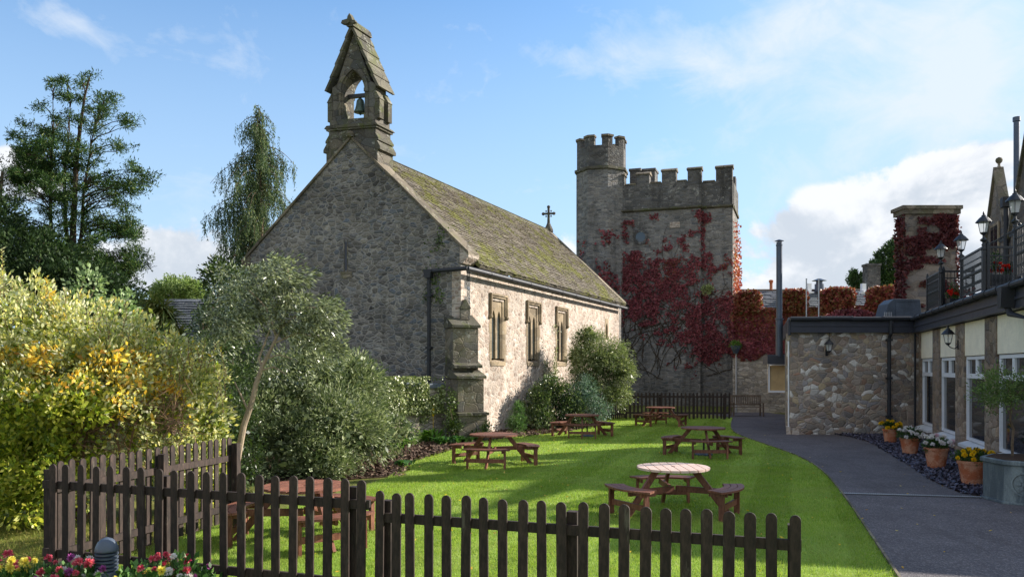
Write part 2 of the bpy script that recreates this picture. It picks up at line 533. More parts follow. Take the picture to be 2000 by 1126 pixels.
M['hotel'] = stone('hotel_rubble', [(0, C(116, 106, 96)), (.5, C(136, 124, 110)), (1, C(104, 100, 98))], C(120, 110, 100), 2.4, 4.6, .05, .6, .03, streak=.3)
M['cream'] = plain('cream_render', C(240, 230, 206), .85, .08, 3, .5, .2, bdist=.012, fine=22)
M['white'] = plain('white_paint', C(226, 228, 232), .4, .05, 5, 0, .5)
M['whitesill'] = plain('sill_paint', C(214, 216, 218), .55, .10, 5, 0, .4)
M['fascia'] = plain('fascia_paint', C(58, 60, 70), .5, .18, 2.5, 0, .45)
M['gutter'] = plain('black_gutter', C(36, 38, 44), .6, .3, 4, 0, .5)
M['lead'] = plain('lead_sheet', C(104, 112, 124), .5, .35, 2.0, .1, .5, metal=.3)
M['iron'] = plain('black_iron', C(32, 34, 38), .45, .3, 8, 0, .5)
M['steelpipe'] = plain('grey_flue', C(76, 84, 98), .4, .2, 3, 0, .5, metal=.4)
M['pale_metal'] = plain('pale_metal', C(170, 172, 174), .4, .15, 4, 0, .5, metal=.4)
M['duct'] = plain('duct_metal', C(70, 78, 88), .55, .3, 2.2, 0, .4)
M['bronze'] = plain('bell_bronze', C(84, 100, 92), .5, .4, 7, 0, .5, metal=.6)
M['fence'] = wood('fence_timber', C(34, 26, 22), C(60, 47, 41), 26, .75)
M['fence_far'] = wood('far_fence_timber', C(48, 38, 36), C(62, 50, 46), 26, .75)
M['paletop'] = plain('weathered_sunlit_timber', C(204, 178, 164), .55, .10, 6, .2, .4)  # weathered timber, with the sun's glare put into its pale colour
M['table'] = wood('table_timber', C(96, 57, 44), C(128, 84, 66), 34, .5)
M['bench'] = wood('bench_timber', C(92, 78, 66), C(120, 104, 90), 30, .8)
m, t, p, o = mat('asphalt')
pos = wpos(t)
vo = t.new('ShaderNodeTexVoronoi', feature='F1'); t.put(vo.inputs['Vector'], pos); vo.inputs['Scale'].default_value = 55
sp = t.new('ShaderNodeSeparateColor'); t.put(sp.inputs[0], vo.outputs['Color'])
n1 = t.noise(pos, .9, 5, .65); n2 = t.noise(t.scl(pos, (3.0, .5, 1)), .8, 4, .6)
cc = t.mix(t.mr(sp.outputs[0], .55, 1.0), C(86, 81, 83), C(118, 112, 112))
cc = t.mix(1.0, cc, t.mr(n1, .3, .7, .78, 1.18, False), 'MULTIPLY')
cc = t.mix(t.m('MULTIPLY', t.mr(n2, .56, .66), .3), cc, C(66, 60, 58))
t.put(p.inputs['Base Color'], cc); p.inputs['Roughness'].default_value = .85; p.inputs['Specular IOR Level'].default_value = .3
t.put(p.inputs['Normal'], t.bump(t.m('ADD', vo.outputs['Distance'], t.m('MULTIPLY', n1, .5)), .6, .008))
M['asphalt'] = m
M['terracotta'] = plain('terracotta', C(170, 98, 66), .85, .18, 5, .3, .2, c2=C(190, 140, 112))
M['planter'] = plain('lead_planter', C(84, 94, 98), .6, .3, 5, .3, .4, metal=.1, streakv=True, c2=C(122, 132, 132))
M['darkbark'] = plain('dark_bark', C(74, 64, 54), .95, .35, 6, .6, .1, bdist=.02, fine=24)
M['bollard'] = plain('bollard_grey', C(74, 84, 98), .42, .1, 4, 0, .5)
M['soil'] = plain('soil', C(72, 56, 44), .95, .4, 4, .8, .15, bdist=.03, fine=30)
M['bark'] = plain('bark', C(104, 90, 74), .9, .35, 6, .8, .15, bdist=.02, fine=24, streakv=True)
M['bark_pale'] = plain('bark_pale', C(150, 134, 116), .9, .3, 8, .7, .15, bdist=.01, fine=40, streakv=True)
M['twig'] = plain('twig', C(120, 96, 76), .9, .3, 6, 0, .15)
M['tan'] = plain('tan_reflection', C(186, 160, 118), .9, .12, 3, .3, .15)
M['red_flower_metal'] = plain('red', C(190, 40, 34), .6, .2)

def glass(name, tint, rough=.04):
    m, t, p, o = mat(name)
    pos = wpos(t)
    n = t.noise(pos, 1.3, 4, .6)
    t.put(p.inputs['Base Color'], t.mix(n, tint, tuple(c * 1.8 for c in tint)))
    p.inputs['Roughness'].default_value = rough
    p.inputs['Specular IOR Level'].default_value = .8
    t.put(p.inputs['Normal'], t.bump(t.noise(pos, 1.1, 1, .5), .06, .05))
    return m
M['glass'] = glass('window_glass', (.020, .022, .024))
M['leadglass'] = glass('leaded_glass', (.05, .07, .07), .22)

def clear_glass(name):
    m, t, p, o = mat(name)
    p.inputs['Base Color'].default_value = (.9, .93, .95, 1)
    p.inputs['Roughness'].default_value = .05
    p.inputs['Alpha'].default_value = .28
    return m
M['lampglass'] = clear_glass('lantern_glass')

# old stone roof slates with moss
def roofmat(name, stops, moss):
    m, t, p, o = mat(name)
    g = t.new('ShaderNodeNewGeometry')
    pos = g.outputs['Position']; isl = g.outputs['Random Per Island']
    c = t.ramp(isl, stops)
    c = t.mix(1.0, c, t.mr(t.noise(pos, 18, 5, .7), .3, .7, .7, 1.3, False), 'MULTIPLY')
    i2 = t.m('FRACT', t.m('MULTIPLY', isl, 23.7))
    mn = t.m('ADD', t.noise(pos, .75, 4, .62), t.m('MULTIPLY', t.m('SUBTRACT', t.noise(pos, 9, 4, .75), .5), .75))
    mn = t.m('ADD', mn, t.m('MULTIPLY', t.m('SUBTRACT', i2, .5), .10))
    k = t.m('MULTIPLY', t.mr(mn, .50, .60), moss)
    mc = t.mix(t.noise(pos, 13, 3, .6), (.13, .15, .02), (.27, .27, .05))
    c = t.mix(k, c, mc)
    l = t.mr(t.noise(pos, 7, 5, .75), .60, .68)
    c = t.mix(t.m('MULTIPLY', l, .5), c, (.34, .33, .29))
    t.put(p.inputs['Base Color'], c)
    p.inputs['Roughness'].default_value = .9
    p.inputs['Specular IOR Level'].default_value = .2
    t.put(p.inputs['Normal'], t.bump(t.m('ADD', t.noise(pos, 30, 5, .7), t.m('MULTIPLY', k, .9)), .7, .03))
    return m
M['stone_tiles'] = roofmat('stone_tiles', [(0, C(106, 98, 88)), (.4, C(126, 118, 104)), (.7, C(114, 108, 100)), (1, C(142, 134, 120))], .7)
M['slate'] = roofmat('slates', [(0, C(94, 100, 108)), (.5, C(108, 112, 120)), (1, C(84, 88, 96))], .08)
# ================================================================== GROUND
def sheet(name, pts, z, m, kind='structure'):
    b = MB(); b.poly([(x, y, z) for x, y in pts])
    o = b.build(name, m, fix=False)
    tag(o, kind=kind)
    return o

def grassmat(name, c1, c2, c3):
    m, t, p, o = mat(name)
    pos = wpos(t)
    n = t.noise(pos, .45, 4, .6); n2 = t.noise(pos, 6, 5, .7); n3 = t.noise(t.vm('MULTIPLY', pos, (60, 60, 1)), 1.0, 3, .6)
    c = t.mix(t.mr(n, .35, .65), c1, c2)
    c = t.mix(t.m('MULTIPLY', t.mr(n2, .5, .68), .5), c, c3)
    c = t.mix(1.0, c, t.mr(n3, .3, .7, .55, 1.35, False), 'MULTIPLY')
    sx = t.new('ShaderNodeSeparateXYZ'); t.put(sx.inputs[0], pos)
    st = t.m('SINE', t.m('ADD', t.m('MULTIPLY', sx.outputs[0], 4.4), t.m('MULTIPLY', sx.outputs[1], -1.5)))
    c = t.mix(1.0, c, t.mr(st, -.3, .3, .84, 1.10), 'MULTIPLY')
    t.put(p.inputs['Base Color'], c)
    p.inputs['Roughness'].default_value = .8
    p.inputs['Specular IOR Level'].default_value = .2
    t.put(p.inputs['Normal'], t.bump(t.m('ADD', n3, n2), .8, .03))
    return m
M['lawn'] = grassmat('lawn_green', C(122, 150, 52), C(140, 164, 58), C(156, 168, 76))
M['rough'] = grassmat('rough_grass', C(96, 104, 44), C(120, 120, 56), C(134, 120, 74))

sheet('ground', [(-1500, -300), (1500, -300), (1500, 3000), (-1500, 3000)], 0, M['rough'])
path_l = [G(1432, 815), G(1427, 828), G(1430, 842), G(1452, 853), G(1500, 869), G(1560, 890), G(1604, 915), G(1645, 962), G(1684, 1020), G(1755, 1126), G(1840, 1260)]
path_l = [(p.x, p.y) for p in path_l]
xb, yb = path_l[-1]
path_l.append((xb - .1, yb - 4))
def smooth(pts, k=2):
    for _ in range(k):
        q = [pts[0]]
        for a, b in zip(pts, pts[1:]):
            q.append((a[0] * .75 + b[0] * .25, a[1] * .75 + b[1] * .25)); q.append((a[0] * .25 + b[0] * .75, a[1] * .25 + b[1] * .75))
        q.append(pts[-1]); pts = q
    return pts
path_l = smooth(path_l)
lawn_poly = [(-4.95, 8.9)] + [(-4.3, 11.8), (-3.2, 14.5), (-2.6, 17), (-2.4, 20.5), (-1.5, 24), (-.5, 27.5), (.6, 29.3), (2.4, 33), (4.2, 37.6), (10.2, 37.6)] + path_l + [(-5.0, 1.0)]
# lawn trimmed on the left by shrubs and bed
ob = sheet('lawn', lawn_poly, .006, M['lawn'])
ob.data.materials[0] = M['lawn']
pp = [(13.0, 42.0), (9.2, 42.0)] + path_l + [(12, 1.0), (10.2, 16.0), (14.5, 29)]
sheet('path', pp, .010, M['asphalt'])
# mown edge: a low timber edging strip along the path
b = MB()
for a, c in zip(path_l, path_l[1:]):
    b.bar((a[0], a[1], .012), (c[0], c[1], .012), .045, .03)
tag(b.build('path_edging', M['coping']), kind='structure')

gravel_l = [G(1660, 853), G(1700, 864), G(1740, 888), G(1780, 912), G(1822, 940), G(1875, 963), G(1925, 972)]
gravel_poly = [(p.x, p.y) for p in gravel_l] + [(9.4, 14.4), (9.9, 14.8), (13.8, 27.6), (13.6, 28.2), (11.0, 28.2)]
sheet('gravel_bed', gravel_poly, .014, M['soil'])
bed_poly = [(-2.3, 17.3), (-2.35, 18.9)] + [(q.x, q.y) for q in (G(752, 912), G(800, 903), G(850, 889), G(890, 876), G(940, 862), G(1000, 855), G(1060, 848), G(1110, 843), G(1180, 828))] + [(4.0, 38), (2.4, 37.6), (-1.6, 27), (-5, 24.5), (-9, 21), (-5, 16)]
sheet('flower_bed', bed_poly, .013, M['soil'])

rng = np.random.default_rng(3)
def chips(name, poly, n, size, m, z=.015, hgt=.02, seed=1):
    r = np.random.default_rng(seed)
    xs = [p[0] for p in poly]; ys = [p[1] for p in poly]
    X = r.uniform(min(xs), max(xs), n * 4); Y = r.uniform(min(ys), max(ys), n * 4)
    k = inpoly(X, Y, poly); X = X[k][:n]; Y = Y[k][:n]
    P = np.stack([X, Y, np.full(len(X), z) + r.uniform(0, hgt, len(X))], 1)
    V = leaves(r, P, size, .7, facing=np.tile([0, 0, 1.0], (len(P), 1)), fj=.45, dirs=r.normal(size=(len(P), 3)) * [1, 1, .25], dj=.1)
    V2 = V.copy(); V2[:, :, 2] += size * .22
    o = quads_obj(name, np.concatenate([V, V2]), m)
    return o
def chipmat(name, stops, rough=.6):
    return leafmat(name, stops, trans=0, rough=rough)
M['slatechip'] = chipmat('slate_chips', [(0, C(52, 50, 62)), (.6, C(78, 74, 90)), (1, C(112, 108, 124))], .5)
M['mulch'] = chipmat('bark_mulch', [(0, C(58, 42, 32)), (.7, C(92, 70, 56)), (1, C(140, 118, 98))], .9)
tag(chips('slate_gravel', gravel_poly, 16000, .07, M['slatechip'], seed=5), 'dark slate chippings under the flower pots by the windows', 'gravel', kind='stuff')
tag(chips('bark_mulch', bed_poly, 15000, .09, M['mulch'], seed=6), 'dark bark mulch on the bed along the lawn', 'mulch', kind='stuff')

# drain channel across the path
a = G(1643, 963, .014); c = G(1934, 971, .014)
root = thing('drain_channel', a, 'narrow pale grating of the drain across the dark path', 'drain')
b = MB(); b.bar(a, c, .018, .12); b.build('channel', M['iron'], root)
b = MB()
dv = (c - a); n_ = int(dv.length / .035)
for i in range(n_):
    q = a + dv * (i / n_) + Vector((0, 0, .012))
    b.box(q.x - .009, q.x + .009, q.y - .05, q.y + .05, q.z - .004, q.z + .004)
o = b.build('grating', M['pale_metal'], root)

# real grass blades on the lawn
def blades(poly, n, y0, y1, ln, wd, seed):
    r = np.random.default_rng(seed)
    X = r.uniform(-5.2, 9, n); Y = y0 + (y1 - y0) * r.uniform(0, 1, n)
    k = inpoly(X, Y, poly) & (np.abs(X) < Y * .66 + .3)
    X = X[k]; Y = Y[k]; N = len(X)
    P = np.stack([X, Y, np.full(N, .004)], 1)
    lean = np.where(np.sin(4.4 * X - 1.5 * Y) > 0, .45, -.35)          # the mower lays alternate strips opposite ways
    d_ = unit(np.stack([r.normal(0, .40, N), lean + r.normal(0, .40, N), np.ones(N)], 1))
    L = (ln * r.uniform(.5, 1.3, N) * (1 + .25 * pn(X, Y, 2.0)))[:, None]
    sd = unit(np.cross(d_, r.normal(size=(N, 3))))
    V = np.empty((N, 3, 3))
    V[:, 0] = P - sd * wd; V[:, 1] = P + sd * wd; V[:, 2] = P + d_ * L
    return V
M['blade'] = leafmat('grass_blades', [(0, C(114, 146, 50)), (.5, C(136, 164, 58)), (.9, C(158, 178, 74)), (1, C(182, 176, 104))], .4, .6, pat=(.5, .62), patcol=(.30, .38, .085), patscale=.7, vmin=.85, vmax=1.15)
V = [blades(lawn_poly, 260000, 5.5, 12, .045, .0032, 1), blades(lawn_poly, 200000, 12, 19, .045, .005, 2), blades(lawn_poly, 130000, 19, 37.5, .045, .009, 3)]
o = quads_obj('grass', np.concatenate(V), M['blade'], nv=3)
tag(o, 'mown green grass of the picnic lawn', 'grass', kind='stuff')
r = np.random.default_rng(9)
N = 30000
X = r.uniform(-9.5, -4.4, N); Y = r.uniform(7.6, 12.5, N)
P = np.stack([X, Y, np.zeros(N)], 1); d_ = unit(np.stack([r.normal(0, .6, N), r.normal(0, .6, N), np.ones(N)], 1)); sd = unit(np.cross(d_, r.normal(size=(N, 3))))
V = np.stack([P - sd * .004, P + sd * .004, P + d_ * r.uniform(.03, .09, (N, 1))], 1)
M['blade2'] = leafmat('rough_blades', [(0, C(96, 116, 40)), (.6, C(128, 132, 58)), (1, C(158, 138, 86))], .3, .7)
tag(quads_obj('rough_grass', V, M['blade2'], nv=3), 'thin rough grass under the hedge outside the fence', 'grass', kind='stuff')

# ================================================================== CHURCH
C0 = Vector((-1.656, 26.5, 0))
U1 = Vector((.391, .920, 0)); GV = Vector((-.965, .262, 0))
FG = frame(C0, GV, -U1)
FS = frame(C0, U1, -GV)
AP = 3.87; SL = .97; ZR = 9.97; LEN = 18.9
church = thing('stone_church', C0, 'old stone church with a bellcote, mossy stone roof and pointed windows', 'church')

b = MB(FG)
gp = [(0, 0), (7.74, 0), (7.74, 6.2), (AP, ZR), (0, 6.2)]
# slit window at a about 4.1
b.prism(gp, -.7, 0)
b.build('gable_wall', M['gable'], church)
def s_of(px):
    p = (px - 1000) / FPX
    return (p * 26.5 + 1.656) / (.391 - .92 * p)
# long wall with real openings
wins = [2.93, 6.35, 9.67]
zs, zh, hw = 2.52, 4.66, .56
b = MB(FS)
edges = [0.002]
for q in wins: edges += [q - hw, q + hw]
edges += [16.25, 16.85, LEN]
for i in range(0, len(edges), 2):
    b.box(edges[i], edges[i + 1], -.6, 0, 0, 5.5)
for q in wins:
    b.box(q - hw, q + hw, -.6, 0, 0, zs); b.box(q - hw, q + hw, -.6, 0, zh, 5.5)
b.box(16.25, 16.85, -.6, 0, 0, 3.7); b.box(16.25, 16.85, -.6, 0, 4.75, 5.5)
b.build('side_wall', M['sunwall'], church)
b = MB(FG)
b.box(7.0, 7.74, -LEN, -.7, 0, 5.5)
b.prism([(0.05, 0), (7.7, 0), (7.7, 5.6), (AP, ZR - .3), (0.05, 5.6)], -LEN - .6, -LEN)
b.build('rear_wall', M['gable'], church)
# a dark plaster interior behind the glass
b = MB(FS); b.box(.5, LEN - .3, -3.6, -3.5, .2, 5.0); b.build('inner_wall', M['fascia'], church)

def lancet(cx, w, z0, zsp, zap, n=6, inv=False):
    """pointed arch outline from left springing over the apex to right"""
    pts = []
    hw_ = w / 2
    for i in range(n + 1):
        t_ = i / n
        th = t_ * math.pi / 3
        pts.append((cx - hw_ + w * (1 - math.cos(th)), zsp + (zap - zsp) * math.sin(th) / .866))
    return pts + [(2 * cx - x, z) for x, z in pts[-2::-1]]

def church_window(q):
    fr = MB(FS)
    # sloping sill, jambs, head
    fr.prism([(-.50, zs - .05), (.03, zs - .16), (.03, zs - .02), (-.50, zs + .16)], q - hw - .06, q + hw + .06, 'x')
    for s in (-1, 1):
        x0, x1 = sorted((q + s * hw * 1.02, q + s * (hw - .10)))
        fr.prism([(x0, -.5), (x0, .015), (x1 if s > 0 else x0, .015), (x1, -.5)] if False else [(x0, -.5), (x1, -.5), (x1, -.02 if s < 0 else .015), (x0, .015 if s < 0 else -.02)], zs + .1, zh, 'z')
    # surround blocks slightly proud of the rubble
    for s in (-1, 1):
        x0, x1 = sorted((q + s * (hw + .004), q + s * (hw + .13)))
        for k, z0 in enumerate(np.arange(zs - .1, zh - .05, .36)):
            e = .07 if k % 2 else 0
            fr.box(x0 - (e if s < 0 else 0), x1 + (e if s > 0 else 0), -.1, .012, z0, min(z0 + .345, zh + .02))
    f = fr.build('window', M['dress'], church)
    # tracery: two pointed lights
    tr = MB(FS)
    zt = zh - .02
    for s in (-1, 1):
        cx = q + s * .235
        arch = lancet(cx, .31, zs, zh - .72, zh - .34)
        poly = [(cx - .235, zt), (cx - .235, arch[0][1])] + arch + [(cx + .235, arch[0][1]), (cx + .235, zt)]
        tr.prism(poly, -.16, -.05)
        tr.box(cx - .235, cx - .155, -.16, -.05, zs + .1, arch[0][1]); tr.box(cx + .155, cx + .235, -.16, -.05, zs + .1, arch[0][1])
    tr.build('tracery', M['dress'], f)
    gl = MB(FS); gl.box(q - .46, q + .46, -.132, -.12, zs + .1, zh - .3); gl.build('pane', M['leadglass'], f)
    ld = MB(FS)
    for s in (-1, 1):
        cx = q + s * .235
        for z0 in np.arange(zs + .2, zh - .4, .17): ld.box(cx - .16, cx + .16, -.118, -.110, z0, z0 + .012)
        for dx_ in (-.05, .05): ld.box(cx + dx_ - .005, cx + dx_ + .005, -.118, -.110, zs + .1, zh - .4)
    ld.build('leading', M['iron'], f)
    # square hood mould with returned ends
    hm = MB(FS)
    for (pr, hh, off) in ((.10, .07, .17), (.06, .05, .10)):
        x0, x1 = q - hw - off, q + hw + off
        zt_ = zh + off
        hm.box(x0, x1, -.02, pr, zt_, zt_ + hh)
        zl = zh - .52
        hm.box(x0 - .002, x0 + .07, -.02, pr - .003, zl, zt_ - .002); hm.box(x1 - .07, x1 + .002, -.02, pr - .003, zl, zt_ - .002)
    for x in (q - hw - .14, q + hw + .14):
        hm.lathe((x, .04, zh - .66), [(.02, 0), (.09, .05), (.09, .1), (.06, .16)], 8)
    hm.build('hood_mould', M['dress'], f)
for q in wins: church_window(q)
# small square-headed light
q = 16.55
fr = MB(FS)
arch = lancet(q, .34, 3.7, 4.2, 4.55)
fr.prism([(q - .3, 4.78), (q - .3, 4.2)] + arch + [(q + .3, 4.2), (q + .3, 4.78)], -.22, .012)
fr.box(q - .3, q - .17, -.22, .012, 3.66, 4.2); fr.box(q + .17, q + .3, -.22, .012, 3.66, 4.2)
f = fr.build('window', M['dress'], church); f['label'] = 'small single-light window near the far end'
gl = MB(FS); gl.box(q - .2, q + .2, -.2, -.18, 3.7, 4.6); gl.build('pane', M['leadglass'], f)
# slit in the gable
def a_of(px):
    p = (px - 1000) / FPX
    return (-1.656 - 26.5 * p) / (.965 + .262 * p)
aa = a_of(676)
b = MB(FG); b.box(aa - .05, aa + .05, .004, .012, 5.56, 6.52)
f = b.build('slit_window', M['fascia'], church)
b = MB(FG)
b.box(aa - .07, aa - .05, .002, .03, 5.5, 6.6); b.box(aa + .05, aa + .07, .002, .03, 5.5, 6.6); b.box(aa - .22, aa + .2, .001, .022, 5.3, 5.52)
b.build('slit_surround', M['butt'], f)
# faint blocked arch in the gable stonework
# quoins on the near corner
b = MB(FS)
z = .9; k = 0
rr = random.Random(4)
while z < 5.3:
    hq = rr.uniform(.24, .36); L_ = .42 if k % 2 else .24
    b.box(-.004, L_, -.3, .006, z, z + hq - .015); z += hq; k += 1
b.build('quoins', M['sunwall'], church)

# roof: individual stone slates laid in courses
def tiles(Mx, L, S, nc, w0, seed, th=.035):
    """Mx maps (x along, s up the slope, n out of the roof)"""
    r_ = np.random.default_rng(seed)
    out_ = []
    M3 = np.array([[Mx[i][j] for j in range(3)] for i in range(3)]); T = np.array([Mx[i][3] for i in range(3)])
    for k in range(nc):
        t0 = k / nc
        s0 = S * (1 - (1 - t0) ** 1.0)
        cw = S / nc
        x = -r_.uniform(0, w0)
        while x < L:
            ww = w0 * r_.uniform(.7, 1.35)
            x0 = max(x, 0); x1 = min(x + ww - .012, L)
            if x1 - x0 > .04:
                j = r_.uniform(-.018, .018); u = r_.uniform(-.008, .012); t_ = th * r_.uniform(.7, 1.3)
                y0 = s0 + j; y1 = s0 + cw * 1.5
                n0 = th * .9 + u; n1 = .004 + u * .3
                j2 = r_.uniform(-.012, .012)
                P = np.array([[x0, y0, n0], [x1, y0 + j2, n0], [x1, y1, n1], [x0, y1, n1], [x0, y0, n0 + t_], [x1, y0 + j2, n0 + t_], [x1, y1, n1 + .006], [x0, y1, n1 + .006]])
                out_.append(P @ M3.T + T)
            x += ww
    return np.array(out_)
def boxes_obj(name, B, m, parent):
    n = len(B)
    org = np.array(ORIG[parent.name])
    V = (B - org).reshape(-1, 3)
    fi = np.array([[0, 3, 2, 1], [4, 5, 6, 7], [0, 1, 5, 4], [1, 2, 6, 5], [2, 3, 7, 6], [3, 0, 4, 7]])
    F = (fi[None] + (np.arange(n) * 8)[:, None, None]).reshape(-1, 4)
    me = bpy.data.meshes.new(name)
    me.from_pydata(V.tolist(), [], F.tolist())
    me.materials.append(m)
    ob = bpy.data.objects.new(name, me); col.objects.link(ob); ob.parent = parent
    ORIG[ob.name] = Vector(org)
    return ob
# right slope: from eave (a=-.36) to ridge; x runs along U1 from .55
aE = -.36
zE = (ZR - .22) - SL * (AP - aE)
slope = Vector(((AP - aE), SL * (AP - aE)))  # (horizontal, vertical)
S_ = slope.length
up = (GV * slope.x + Vector((0, 0, slope.y))).normalized()
nrm = U1.cross(up).normalized()
if nrm.z < 0: nrm = -nrm
o_ = C0 + GV * aE + U1 * .70 + Vector((0, 0, zE))
Mx = frame(o_, U1, up, nrm)
Lr = LEN - .62
b = MB(frame(o_, U1, up, nrm)); b.box(0, Lr, 0, S_, -.09, .0)
f = b.build('roof', M['stone_tiles'], church)
boxes_obj('roof_slates', tiles(Mx, Lr, S_, 40, .30, 7), M['stone_tiles'], f)
# left slope
aL = 7.74 + .36
up2 = ((-GV) * slope.x + Vector((0, 0, slope.y))).normalized()
n2 = up2.cross(U1).normalized()
if n2.z < 0: n2 = -n2
o2 = C0 + GV * aL + U1 * .70 + Vector((0, 0, zE))
b = MB(frame(o2, U1, up2, n2)); b.box(0, Lr, 0, S_, -.09, .0)
f2 = b.build('roof', M['stone_tiles'], church)
boxes_obj('roof_slates', tiles(frame(o2, U1, up2, n2), Lr, S_, 26, .45, 8), M['stone_tiles'], f2)
# ridge stones
b = MB(FG)
x = .7; rr = random.Random(2)
while x < LEN - .2:
    l = rr.uniform(.4, .55); dz_ = rr.uniform(-.01, .015)
    b.prism([(AP - .24, ZR - .40 + dz_), (AP, ZR - .13 + dz_), (AP + .24, ZR - .40 + dz_), (AP + .24, ZR - .46 + dz_), (AP - .24, ZR - .46 + dz_)], -(x + l - .015), -x)
    x += l
b.build('ridge', M['weather'], f)
# copings on both gables
def coping(y0, y1, mm, lift=.0, z_hi=ZR):
    b = MB(FG)
    rr = random.Random(int(y0 * 10) + 5)
    for s in (-1, 1):
        full = AP + .30
        t_ = 0.0
        while t_ < full - .02:
            l = min(rr.uniform(.5, .75), full - t_)
            j = rr.uniform(-.008, .008)
            x0 = AP + s * t_; x1 = AP + s * (t_ + l - .012)
            za = z_hi - SL * t_ + lift + j; zb = z_hi - SL * (t_ + l - .012) + lift + j
            b.prism([(x0, za), (x1, zb), (x1, zb + .10), (x0, za + .10)], y0, y1)
            t_ += l
    return b.build('coping', mm, church)
coping(-.76, .07, M['coping'])
coping(-LEN - .3, -LEN + .28, M['coping'], lift=-.22)
b = MB(FG)
b.prism([(-.29, 5.96), (.02, 6.2), (.02, 5.66), (-.08, 5.66), (-.27, 5.86)], -.74, .04)
b.build('kneeler', M['sunwall'], church)
b = MB(FG)
b.prism([(8.04, 5.98), (7.72, 6.2), (7.72, 5.62), (7.84, 5.62), (8.02, 5.86)], -.74, .04)
b.build('kneeler', M['coping'], church)
b = MB(FG)
b.lathe((AP, .09, ZR + .02), [(.02, 0), (.12, .03), (.14, .12), (.09, .2), (.02, .22)], 10)
b.build('apex_stone', M['coping'], church)
# far gable cross
cb = C0 + GV * AP + U1 * (LEN + .02) + Vector((0, 0, ZR - .1))
b = MB(frame(cb, GV, -U1))
b.lathe((0, 0, -.15), [(.26, 0), (.24, .15), (.14, .35), (.08, .5), (.07, .9)], 8)
b.box(-.05, .05, -.05, .05, .35, 1.25)
b.box(-.30, .30, -.052, .052, .80, .90)
for cx, cz in ((-.30, .85), (.30, .85), (0, 1.22)):
    b.lathe((cx, 0, cz - .09), [(.02, 0), (.085, .05), (.095, .09), (.085, .13), (.02, .18)], 8)
for cx, cz in ((-.14, .99), (.14, .99), (-.14, .71), (.14, .71)):
    b.lathe((cx, 0, cz - .05), [(.02, 0), (.05, .05), (.02, .10)], 7)
b.build('cross_finial', M['iron'] if False else M['bell_stone'], church)

# gutter, return and downpipe
b = MB(FS)
rr = random.Random(3)
zg = 5.46
x = -.30
while x < LEN + .1:
    l = 1.8
    x1 = min(x + l, LEN + .1)
    b.tube([(x, .36, zg), (x1 - .01, .36, zg)], .075, 10)
    b.tube([(x1 - .06, .36, zg), (x1 - .0, .36, zg)], .088, 10)
    x += l
b.build('gutter', M['gutter'], church)
b = MB(FG)
b.tube([(-.38, .30, zg), (1.05, .14, zg - .04)], .07, 8)
f = b.build('gutter', M['gutter'], church)
ad = a_of(841)
b = MB(FG)
b.prism([(ad - .14, zg + .02), (ad + .14, zg + .02), (ad + .09, zg - .26), (ad - .09, zg - .26)], .02, .24)
b.tube([(ad, .11, zg - .2), (ad, .11, .1)], .058, 10)
for z in (4.6, 2.9, 1.4): b.box(ad - .09, ad + .09, .01, .18, z, z + .08)
b.build('downpipe', M['gutter'], church)

# diagonal buttress
db = Vector((.437, -.900, 0)); dw = Vector((.900, .437, 0))
FB = frame(C0 + Vector((.02, .02, 0)), dw, db)
b = MB(FB)
hwB = .43
b.box(-hwB, hwB, -.5, .36, 2.0, 3.56); b.box(-hwB - .01, hwB + .01, -.5, .78, .9, 1.94); b.box(-hwB - .05, hwB + .05, -.5, .95, 0, .80)
b.box(-.06, .26, -.5, .10, 3.85, 4.2)
b.build('buttress', M['butt'], church)
def weath(x0, x1, y0, y1, z0, z1, lip=.08):
    b = MB(FB); b.prism([(y0, z1), (y1, z0 + lip), (y1, z0), (y0, z0)], x0, x1, 'x'); b.build('buttress_weathering', M['weather'], church)
weath(-hwB - .06, hwB + .06, -.3, .44, 3.57, 4.02)
weath(-hwB - .05, hwB + .05, -.2, .60, 2.28, 2.66); weath(-hwB - .07, hwB + .07, -.2, .87, 1.95, 2.36)
weath(-hwB - .09, hwB + .09, -.2, 1.03, .80, .96)
b = MB(FB); b.prism([(-.09, 4.2), (.29, 4.2), (.10, 4.5)], -.4, .13)
b.build('buttress_cap', M['weather'], church)

# ---- bellcote (sub-structure on the ridge of the near gable)
BW = .94
cx = AP
BZ = 8.6
FBc = FG
def slab_box(b, a0, a1, y0, y1, z0, z1): b.box(cx + a0, cx + a1, y0, y1, z0, z1)
y0B, y1B = -.99, -.012
b = MB(FG)
slab_box(b, -BW, BW, y0B, y1B, BZ, 9.72)
slab_box(b, -.86, .86, y0B + .02, y1B - .02, 9.72, 10.38)
# belfry stage: one outline with the pointed opening
zb0, zeav, zap = 10.44, 11.78, 13.80
op = lancet(cx, .80, 0, 11.56, 12.28, 8)
outer = [(cx - .80, zb0 + .22), (cx - .80, zeav), (cx - .62, zeav + .12), (cx, zap - .25), (cx + .62, zeav + .12), (cx + .80, zeav), (cx + .80, zb0 + .22), (cx + .40, zb0 + .22)]
poly = outer + [(x, z) for x, z in op[::-1]] + [(cx - .40, zb0 + .22)]
b.prism(poly, y0B + .20, y1B - .12)
slab_box(b, -.84, .84, y0B + .04, y1B - .04, 10.44, zb0 + .222)
f = b.build('bellcote', M['bell_stone'], church)
